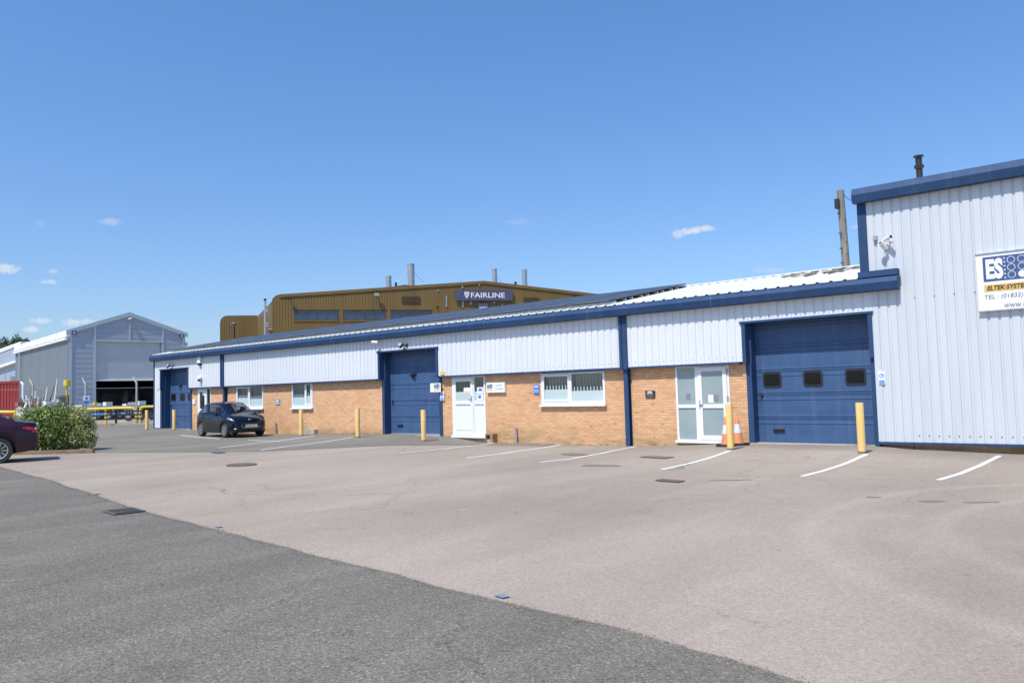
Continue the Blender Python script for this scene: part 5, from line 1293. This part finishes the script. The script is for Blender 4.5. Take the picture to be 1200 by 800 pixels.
for px, yt, r in ((27, 447.5, .09), (31, 463, .08), (41.5, 458, .05)):
    q = EYE+ray(px, yt)*52; t = empty('prop_pole', (q.x, q.y, 0), 0, {27: 'tall white prop pole with bent top beside the red container', 31: 'short thick white prop pole near the red container', 41.5: 'slim pale prop pole right of the left concrete fence post'}[px], 'pole')
    MB().tube([(0, 0, 0), (0, 0, q.z-.15), ((-.35 if px == 27 else 0), 0, q.z)], r*.7, 8).build('pole', MT['sheet'], t, smooth=True); MB().box(-.2, .2, -.2, .2, 0, .05).build('foot', MT['rust'], t)
# red rack next to the yellow post
s_ = 51; q = EYE+ray(72, 475)*s_; t = empty('metal_rack', (q.x, q.y, 0), 0, 'dark metal rack holding a red crate left of the yellow post', 'rack')
zt_ = (EYE+ray(72, 463.5)*s_).z
MB().tube([(-.35, -.2, 0), (-.35, -.2, zt_)], .04, 6).tube([(.6, .2, 0), (.6, .2, zt_)], .04, 6).box(-.4, .65, -.35, .25, zt_-.06, zt_).box(-.4, .65, -.35, .25, q.z-.4, q.z-.34).build('frame', MT['rust'], t)
MB().box(-.3, .3, -.3, .2, q.z-.33, q.z-.05).build('crate', paint('red_plastic', (.5,.03,.05), .5), t, bevel=.02); MB().box(-.3, .3, -.25, .2, q.z+.05, zt_-.1).build('grey_crate', MT['greyp'], t, bevel=.02)

# ------------------------------------------------------------------ ochre hall
azb = -YAW+R(75); BU = Vector((math.sin(azb), math.cos(azb), 0)); BN = Vector((BU.y, -BU.x, 0))
B0 = EYE+ray(318.5, 400)*100; B0.z = 0
def bp(px, py, off=0): return onP(px, py, B0+BN*off, BN)
def bu_(px, py): return (bp(px, py)-B0).dot(BU)
hall = empty('boatyard_hall', tuple(B0+BU*20), 0, 'large ochre ribbed hall with rounded corners and a low gable behind', 'building')
zl = bp(325, 346).z; up_ = bu_(567, 329.5); zp = bp(567, 329.5).z; ur = bu_(697, 344.5); zr = bp(697, 344.5).z
def topz(u):
    if u < up_: return zl+(zp-zl)*u/up_
    return zp+(zr-zp)*(u-up_)/(ur-up_)
def PB(u, n, z): q = B0+BU*u-BN*n; return Vector((q.x, q.y, z))
rcn = 1.0
def topc(u):
    z = topz(max(u, 0))
    if u < rcn: z -= rcn-math.sqrt(max(0, rcn*rcn-(rcn-u)**2))
    return z
uend = ur+25
wo = []
WZ = bp(420, 363.3).z; WZb = bp(370, 374.8).z
wr = [(bu_(345.5, 368), bu_(396, 368)), (bu_(403, 368), bu_(451.7, 368)), (bu_(458, 368), bu_(505, 368))]
m = MB()
corr(m, 0, wr[0][0], 0, topc, 0, .36, .035, 0, PB)
for i, (a, b) in enumerate(wr):
    corr(m, a, b, 0, WZb, 0, .36, .035, 0, PB); corr(m, a, b, WZ, topc, 0, .36, .035, 0, PB)
    corr(m, b, wr[i+1][0] if i < 2 else uend, 0, topc, 0, .36, .035, 0, PB)
part(m, 'front_wall', MT['brown'], hall)
for a, b in wr:
    m = MB(); g_ = MB(); n = 4
    def fb(u0_, u1_, z0_, z1_, d0, d1, mb): mb.prism([PB(u0_, d0, z0_), PB(u1_, d0, z0_), PB(u1_, d0, z1_), PB(u0_, d0, z1_)], -BN*(d1-d0))
    fb(a, b, WZ-.14, WZ+.02, -.04, .2, m); fb(a, b, WZb-.02, WZb+.1, -.04, .2, m)
    for k in range(n+1):
        u = a+(b-a)*k/n; fb(u-.06, u+.06, WZb, WZ, -.05, .2, m)
    zt2 = WZb+(WZ-WZb)*.72; fb(a, b, zt2-.05, zt2+.07, -.045, .2, m)
    w = part(m, 'window', MT['browns'], hall)
    fb(a, b, WZb, WZ, .12, .16, g_); o = g_.build('pane', MT['winr'], w); o.matrix_parent_inverse = Matrix.Identity(4)
    s_ = MB(); fb(a-.15, b+.15, WZ+.04, WZ+.2, -.08, .02, s_); fb(a-.15, b+.15, WZb-.2, WZb-.04, -.08, .02, s_); part(s_, 'window_trim', MT['brown'], hall)
# side wall and recessed left block
S1 = EYE+ray(301, 400)*121; S1.z = 0
def PS(t_, z): q = B0.lerp(S1, t_); return Vector((q.x, q.y, z))
def corrseg(m, A_, B_, z0_, z1a, z1b, pitch, depth):
    L_ = (B_-A_).length; d = (B_-A_).normalized(); n = Vector((d.y, -d.x, 0)); n = n if n.dot(EYE-A_) > 0 else -n
    corr(m, 0, L_, z0_, (lambda u: z1a+(z1b-z1a)*u/L_), 0, pitch, depth, 0, lambda x, y, z: A_+d*x-n*y+Vector((0, 0, z)))
zA = topc(.02); m = MB(); corrseg(m, Vector((S1.x, S1.y, 0)), Vector((B0.x, B0.y, 0)), 0, (EYE+ray(301, 371.3)*121).z, (EYE+ray(319, 353)*100).z, .36, .035); part(m, 'side_wall', MT['brown'], hall)
L0 = onP(257.8, 400, S1, BN); L0.z = 0; zL = (EYE+ray(302, 369.3)*121).z; LL = (S1-L0).length; dL = (S1-L0).normalized()
def topL(u):
    z = zL+.05*(u/LL-1)
    return z-(1.1-math.sqrt(max(0, 1.21-(1.1-u)**2))) if u < 1.1 else z
m = MB(); corr(m, 0, LL, 0, topL, 0, .36, .035, 0, lambda x, y, z: L0+dL*x-BN*y+Vector((0, 0, z))); part(m, 'left_wing_wall', MT['brown'], hall)
m = MB(); nb = -BN*30
rf = [PB(u, 0, topc(u)+.02) for u in [rcn*k/8 for k in range(9)]+[up_, uend]]
for a, b in zip(rf, rf[1:]): m.face([a, b, b+nb, a+nb])
part(m, 'roof', MT['brown'], hall)
m = MB(); rl = [L0+dL*u+Vector((0, 0, topL(u)+.02)) for u in [1.1*k/8 for k in range(9)]+[LL]]
for a, b in zip(rl, rl[1:]): m.face([a, b, b+nb*.5, a+nb*.5])
m.face([L0, L0+nb*.5, L0+nb*.5+Vector((0, 0, topL(0))), L0+Vector((0, 0, topL(0)))])
part(m, 'left_wing_roof', MT['brown'], hall)
m = MB()
for (ua, ub) in ((rcn, up_), (up_, uend)):
    a, b = PB(ua, -.12, topc(ua)), PB(ub, -.12, topz(ub)); m.prism([a-Vector((0, 0, .35)), b-Vector((0, 0, .35)), b+Vector((0, 0, .05)), a+Vector((0, 0, .05))], -BN*.12)
part(m, 'roof_edge_trim', MT['brown'], hall)
def vent(x0, y0, x1, y1):
    a = bp(x0, y1, .1); b = bp(x1, y0, .1); w = (b-a).dot(BU); h = b.z-a.z; m = MB().prism([a, a+BU*w, a+BU*w+Vector((0, 0, h)), a+Vector((0, 0, h))], -BN*.12)
    v = part(m, 'louvre_vent', MT['browns'], hall); s_ = MB()
    for k in range(7):
        z = h*(k+.5)/7; s_.prism([a+Vector((0, 0, z))+BN*.01, a+BU*w+Vector((0, 0, z))+BN*.01, a+BU*w+Vector((0, 0, z+h*.05))+BN*.05, a+Vector((0, 0, z+h*.05))+BN*.05], Vector((0, 0, .02)))
    o = s_.build('slat', MT['brown'], v); o.matrix_parent_inverse = Matrix.Identity(4)
vent(471, 347.3, 492, 355.2); vent(613.7, 348.7, 631.6, 356.5)
def stack(x0, x1, yt, yb, kind='stack'):
    xc = (x0+x1)/2; p = bp(xc, yb, -2.5); tp = bp(xc, yt, -2.5); r = (bp(x1, yt, -2.5)-bp(x0, yt, -2.5)).length/2
    m = MB().lathe([(r, -1.2), (r, tp.z-p.z-.25), (r*1.04, tp.z-p.z-.25), (r*1.04, tp.z-p.z)], 20, tuple(p))
    h = tp.z-p.z
    o = part(m, 'flue_stack', MT['steel'] if kind == 'stack' else MT['black'], hall, smooth=True)
    if kind == 'stack':
        mm = MB()
        for q in (.3, .62): mm.lathe([(r*1.03, h*q), (r*1.03, h*q+.08)], 20, tuple(p))
        b_ = mm.build('band', MT['alu'], o); b_.matrix_parent_inverse = Matrix.Identity(4)
stack(452.2, 458.8, 323.3, 337.5); stack(478, 486, 309.2, 335.6); stack(577, 582.5, 315, 331.4); stack(612.3, 617.8, 316, 335.6)
stack(462.8, 465.3, 331, 337.5, 'v'); stack(602.8, 605.6, 330.3, 334.6, 'v')
a = bp(462, 336.8, -3); part(MB().box(a.x-.8, a.x+2.6, a.y-.5, a.y+.5, a.z-.3, a.z+.05), 'roof_plinth', MT['browns'], hall)
# guy wires on the stacks
m = MB().tube([bp(478, 318, -2.5), bp(463, 333, -2.5)], .02, 4).tube([bp(486, 320, -2.5), bp(497, 331, -2.5)], .02, 4).tube([bp(582, 323, -2.5), bp(588, 331.5, -2.5)], .02, 4)
part(m, 'guy_wire', MT['steel'], hall)
# pale wall strips
m = MB()
for x, y0, y1 in ((523.3, 346.5, 359.5), (542.5, 352.3, 360.2), (542, 335, 338), (551.8, 353.5, 357), (579.2, 353.5, 355.5), (561.8, 332.8, 334.5), (588.7, 355.8, 358.5), (513.5, 339, 341)):
    a = bp(x, y1, .1); b = bp(x, y0, .1); m.prism([a-BU*.09, a+BU*.09, b+BU*.09, b-BU*.09], -BN*.06)
part(m, 'wall_strip', MT['steel'], hall)
# signs on the hall
def bsign(x0, y0, x1, y1, label, name='company_sign'):
    a = bp(x0, y1, .35); w = (bp(x1, y1, .35)-a).dot(BU); h = bp(x0, y0, .35).z-a.z
    t = empty(name, tuple(a), 0, label, 'sign'); o = MB().prism([a, a+BU*w, a+BU*w+Vector((0, 0, h)), a+Vector((0, 0, h))], -BN*.2).build('board', MT['navyb']); o.parent = t; o.matrix_parent_inverse = Matrix.Translation(-a)
    return t, a, w, h
t, a, w, h = bsign(534, 339.5, 601, 352, 'wide navy signboard reading FAIRLINE on the ochre hall')
Zv = Vector((0, 0, 1))
o = textmesh('FAIRLINE', a+BU*w*.265+Zv*h*.27, BU, Zv, w*.595, h*.48, MT['whiteb'], 'lettering', None, .012, 0, .03); o.parent = t; o.matrix_parent_inverse = Matrix.Translation(-a)
q0 = a+BU*w*.15+Zv*h*.80+BN*.02; sw = w*.085; shp = [(0, 0), (1, 0), (.98, -.35), (.85, -.65), (.62, -.88), (.45, -1), (.28, -.82), (.1, -.5)]
o = MB().prism([q0+BU*sw*x+Zv*h*.62*y for x, y in shp], BN*.03).build('shield', MT['whiteb']); o.parent = t; o.matrix_parent_inverse = Matrix.Translation(-a)
m = MB()
for k, (u, y0, y1) in enumerate(((.3, -.12, -.66), (.5, -.12, -.84), (.7, -.12, -.66))): m.prism([q0+BU*sw*(u-.035)+Zv*h*.62*y0+BN*.032, q0+BU*sw*(u+.035)+Zv*h*.62*y0+BN*.032, q0+BU*sw*(u*.8+.11)+Zv*h*.62*y1+BN*.032, q0+BU*sw*(u*.8+.06)+Zv*h*.62*y1+BN*.032], BN*.01)
o = m.build('shield_stripes', MT['navyb']); o.parent = t; o.matrix_parent_inverse = Matrix.Translation(-a)
t, a, w, h = bsign(560.6, 355.4, 572.2, 368, 'small navy signboard below the FAIRLINE board, cut by the solar roof')
o = textmesh('NO01', a+BU*w*.14+Zv*h*.42, BU, Zv, w*.75, h*.27, MT['whiteb'], 'lettering', None, .03, 0, .03); o.parent = t; o.matrix_parent_inverse = Matrix.Translation(-a)
a = bp(566.4, 355.3, .3); b = bp(570.2, 351.8, .3); w = (b-a).dot(BU)
tag(MB().prism([a, a+BU*w, a+BU*w+Zv*(b.z-a.z), a+Zv*(b.z-a.z)], -BN*.3).build('sign_light', MT['black']), 'small black box between the two navy signboards on the ochre hall', 'light')
def walllamp(px, py, label, mt='steel', s=1.0, pl_=None):
    a = bp(px, py, .6) if pl_ is None else pl_; t = empty('floodlight', tuple(a), azb*-1+PI/2, label, 'floodlight')
    MB().box(-.32*s, .32*s, -.15, .15, -.18*s, .22*s).build('lamp_head', MT[mt], t, bevel=.03); MB().tube([(0, 0, 0), (0, .7, .05)], .05, 6).build('arm', MT['black'], t); MB().box(-.26*s, .26*s, -.17, -.152, -.13*s, .17*s).build('lens', MT['lamp'] if mt == 'steel' else MT['black'], t)
walllamp(441.5, 345.5, 'pale floodlight above the second strip window of the ochre hall'); walllamp(338.8, 349, 'dark floodlight near the rounded corner of the ochre hall', 'black', .7)
walllamp(512.7, 360, 'dark floodlight right of the strip windows of the ochre hall', 'black', .5)
walllamp(673.5, 346.6, 'small dark lamp at the right roof slope of the ochre hall', 'black', .6)
# tall grey pipe, lamp posts
a = EYE+ray(311, 398)*97; zt_ = (EYE+ray(311, 350.5)*97).z; t = empty('vent_mast', (a.x, a.y, 0), 0, 'slim grey vertical pipe beside the hall corner', 'pipe')
MB().tube([(0, 0, 0), (0, 0, zt_)], .13, 10).build('pipe', MT['steel'], t, smooth=True); MB().lathe([(.16, zt_-.15), (.16, zt_+.1)], 12).build('cap', MT['black'], t)
m = MB()
for py in (362.5, 365, 379, 382): z = (EYE+ray(311, py)*97).z; m.box(0, .7, -.05, .05, z-.05, z+.08)
m.build('bracket', MT['steel'], t)
for px, yt, lab, D_ in ((317.8, 384.5, 'dark lamp on a short post behind the solar roof, right of the pipe', 95), (274.6, 377.5, 'dark lamp post before the left wing of the ochre hall', 112)):
    a = EYE+ray(px, 400)*D_; zt_ = (EYE+ray(px, yt)*D_).z; t = empty('lamp_post', (a.x, a.y, 0), 0, lab, 'lamp post')
    MB().tube([(0, 0, 0), (0, 0, zt_-.3)], .12, 8).build('post', MT['black'], t); MB().lathe([(.15, zt_-.6), (.38, zt_-.2), (.3, zt_)], 12).build('lamp_head', MT['rust'], t, smooth=True)

# ------------------------------------------------------------------ utility pole
Dp = 33; tb = EYE+ray(991.5, 312)*Dp; tt = EYE+ray(984.6, 223)*Dp
px_, py_ = (tb.x+tt.x)/2, (tb.y+tt.y)/2; lean = (tt-tb)/(tt.z-tb.z)
bs_ = tb-lean*tb.z; t = empty('utility_pole', (bs_.x, bs_.y, 0), 0, 'weathered wooden utility pole rising behind the low roof', 'utility pole')
MB().tube([(0, 0, 0), tuple(lean*tt.z)], [.19, .14], 14).build('pole', MT['wood'], t, smooth=True)
q = EYE+ray(980.6, 239)*(Dp-.1)-Vector((bs_.x, bs_.y, 0)); MB().box(q.x-.06, q.x+.10, q.y-.12, q.y+.12, q.z-.2, q.z+.2).build('junction_box', MT['black'], t, bevel=.01)
for k, py in enumerate((250, 258, 273, 283, 291, 297, 308)):
    q = EYE+ray(988+(2 if k % 2 else -4)+(py-265)*.06, py)*(Dp-.1)-Vector((bs_.x, bs_.y, 0)); MB().box(q.x-.05, q.x+.05, q.y-.05, q.y+.05, q.z-.025, q.z+.025).build('climbing_step', MT['iron'], t)
a = EYE+ray(988, 227)*Dp; b = onY(1006, 233.5, 19.9); pts = [a.lerp(b, k/10)-Vector((0, 0, .12*math.sin(PI*k/10))) for k in range(11)]
tag(MB().tube(pts, .012, 5).build('overhead_wire', MT['black']), 'thin overhead wire from pole top to the tall unit', 'wire')

m = MB(); rw = random.Random(11)
for k in range(90):
    x = rw.choice([rw.uniform(-28.6, -24.3), rw.uniform(-20.5, -9.3), rw.uniform(-26.5, -25)]); 
    if P2[0]-.1 < x < P2[1]+.1 or P3[0] < x < P3[1]: continue
    y = BY-rw.uniform(.02, .08); z = gz(x, y)+.005
    for j in range(rw.randint(4, 10)):
        a = rw.uniform(0, 6.28); l = rw.uniform(.02, .075); d = Vector((math.cos(a)*.6, -abs(math.sin(a))*.6, 1)).normalized()*l; sd_ = Vector((math.sin(a), math.cos(a), 0))*.008; p = Vector((x+rw.uniform(-.04, .04), y, z))
        m.face([p-sd_, p+sd_, p+d+sd_*.4, p+d-sd_*.4])
o = rawbuild(m, 'wall_foot_weeds', MT['leafp']); tag(o, 'low weeds and moss in the joint where brick meets tarmac', 'weeds', kind='stuff')
# ------------------------------------------------------------------ far trees
def tree(px, ytop, D_, w, label, seed):
    b_ = EYE+ray(px, 470)*D_; top = (EYE+ray(px, ytop)*D_).z
    t = empty('tree', (b_.x, b_.y, 0), 0, label, 'tree'); rnd = random.Random(seed)
    blobs = []
    for k in range(12):
        a = rnd.uniform(0, 6.28); rr = rnd.uniform(.0, .62)*w; z = rnd.uniform(.42, .88)*top; s = w*rnd.uniform(.26, .42)*(1.15-.4*abs(z/top-.6))
        blobs.append(((rr*math.cos(a), rr*math.sin(a), z), (s, s, s*.75)))
    blobs.append(((0, 0, top*.86), (w*.3, w*.3, top*.13)))
    m = MB(); leafcloud(m, blobs, 6500, .24, seed); rawbuild(m, 'crown', MT['leaft'], t)
    m = MB().tube([(0, 0, 0), (.1, 0, top*.35), (0, .1, top*.8)], [.35, .24, .08], 8)
    for (c, r_) in blobs[:8]: m.tube([(0, 0, top*.3), (c[0]*.5, c[1]*.5, (c[2]+top*.3)/2), c], [.14, .09, .03], 5)
    m.build('trunk', MT['bark'], t)
tree(2, 394.5, 150, 5.0, 'dark green tree at the left picture edge above the white roof', 1)
tree(19, 391.5, 152, 3.6, 'taller rounded dark tree above the white roof edge', 5)
tree(-22, 398, 155, 6, 'broad dark tree half outside the left picture edge', 6)
tree(29, 396.3, 156, 2.6, 'small dark tree tip nearest the grey warehouse', 8)

# ------------------------------------------------------------------ sky, sun
w = bpy.data.worlds.new('World'); sc.world = w; w.use_nodes = True; nt = w.node_tree; bg = nt.nodes['Background']
sky = nt.nodes.new('ShaderNodeTexSky'); sky.sky_type = 'NISHITA'; sky.sun_disc = False
Ld = Vector((-.05, 1, -1.6)).normalized(); elev = math.asin(-Ld.z)
sky.sun_elevation = elev; sky.sun_rotation = math.atan2(-Ld.x, -Ld.y)
sky.air_density = 1.0; sky.dust_density = .9; sky.ozone_density = 3.5; sky.altitude = 0
tc = nt.nodes.new('ShaderNodeTexCoord'); nz = nt.nodes.new('ShaderNodeTexNoise'); nz.inputs['Scale'].default_value = 130; nz.inputs['Detail'].default_value = 9; nz.inputs['Roughness'].default_value = .68
nt.links.new(tc.outputs['Generated'], nz.inputs['Vector'])
cur = None
hs = N(nt, 'ShaderNodeHueSaturation'); hs.inputs['Saturation'].default_value = 1.0; nt.links.new(sky.outputs[0], hs.inputs['Color'])
clouds = [(808, 271, 17, 4.2, .95), (826, 268, 16, 4.5, .9), (796, 274, 9, 6, .7), (8, 315, 17, 6, .8), (57, 330, 10, 3.6, .65), (62, 318, 6, 3, .4), (128, 260, 15, 5, .35), (45, 262, 8, 5, .12),
          (36, 386, 13, 4, .75), (48, 376, 14, 4, .65), (84, 378, 13, 5, .7), (100, 377, 12, 4, .5), (905, 316.5, 18, 3.5, .2), (606, 260, 16, 4, .14), (1003, 266, 8, 3, .35), (890, 316, 10, 4, .18)]
for (px, py, rx, ry, amp) in clouds:
    d = ray(px, py).normalized(); du = (ray(px+rx, py).normalized()-d); dv = (ray(px, py-ry).normalized()-d)
    def dotn(vec, off):
        n_ = N(nt, 'ShaderNodeVectorMath', operation='DOT_PRODUCT'); nt.links.new(tc.outputs['Generated'], n_.inputs[0]); s_ = vec/(vec.length_squared); n_.inputs[1].default_value = s_
        su_ = N(nt, 'ShaderNodeMath', operation='SUBTRACT'); nt.links.new(n_.outputs['Value'], su_.inputs[0]); su_.inputs[1].default_value = s_.dot(d)
        pw = N(nt, 'ShaderNodeMath', operation='POWER'); nt.links.new(su_.outputs[0], pw.inputs[0]); pw.inputs[1].default_value = 2; return pw.outputs[0]
    ad = N(nt, 'ShaderNodeMath', operation='ADD'); nt.links.new(dotn(du, d), ad.inputs[0]); nt.links.new(dotn(dv, d), ad.inputs[1])
    n2 = N(nt, 'ShaderNodeMath', operation='MULTIPLY_ADD'); nt.links.new(nz.outputs['Fac'], n2.inputs[0]); n2.inputs[1].default_value = -3.2; nt.links.new(ad.outputs[0], n2.inputs[2])
    mr = N(nt, 'ShaderNodeMapRange', interpolation_type='SMOOTHSTEP'); mr.inputs['From Min'].default_value = -1.7; mr.inputs['From Max'].default_value = -.4; mr.inputs['To Min'].default_value = amp*.85; mr.inputs['To Max'].default_value = 0
    nt.links.new(n2.outputs[0], mr.inputs['Value'])
    fr = N(nt, 'ShaderNodeVectorMath', operation='DOT_PRODUCT'); nt.links.new(tc.outputs['Generated'], fr.inputs[0]); fr.inputs[1].default_value = d
    gt = N(nt, 'ShaderNodeMath', operation='GREATER_THAN'); gt.inputs[1].default_value = .9; nt.links.new(fr.outputs['Value'], gt.inputs[0])
    mu = N(nt, 'ShaderNodeMath', operation='MULTIPLY'); nt.links.new(mr.outputs[0], mu.inputs[0]); nt.links.new(gt.outputs[0], mu.inputs[1])
    if cur is None: cur = mu.outputs[0]
    else:
        mx = N(nt, 'ShaderNodeMath', operation='MAXIMUM'); nt.links.new(cur, mx.inputs[0]); nt.links.new(mu.outputs[0], mx.inputs[1]); cur = mx.outputs[0]
sz = N(nt, 'ShaderNodeSeparateXYZ'); nt.links.new(tc.outputs['Generated'], sz.inputs[0])
te = N(nt, 'ShaderNodeMapRange'); te.inputs['From Min'].default_value = .05; te.inputs['From Max'].default_value = .45; nt.links.new(sz.outputs[2], te.inputs['Value'])
tint = mixc(nt, te.outputs[0], (1.06, 1.17, 1.38), (.98, 1.38, 1.72))
col = mixc(nt, cur, mixc(nt, 1.0, hs.outputs[0], tint, 'MULTIPLY'), (7.2, 7.4, 8.0))
nt.links.new(col, bg.inputs['Color']); bg.inputs['Strength'].default_value = .10
sl = bpy.data.lights.new('sun', 'SUN'); so = bpy.data.objects.new('sun', sl); C.objects.link(so); sl.energy = 4.2; sl.angle = R(.53); sl.color = (1, .95, .87)
so.rotation_euler = Ld.to_track_quat('-Z', 'Y').to_euler()
sc.view_settings.view_transform = 'Standard'; sc.view_settings.look = 'None'; sc.view_settings.gamma = 1; sc.view_settings.exposure = .2
sc.render.engine = 'CYCLES'; sc.cycles.max_bounces = 8; sc.cycles.transparent_max_bounces = 12
sc.render.resolution_x = 1024; sc.render.resolution_y = 682
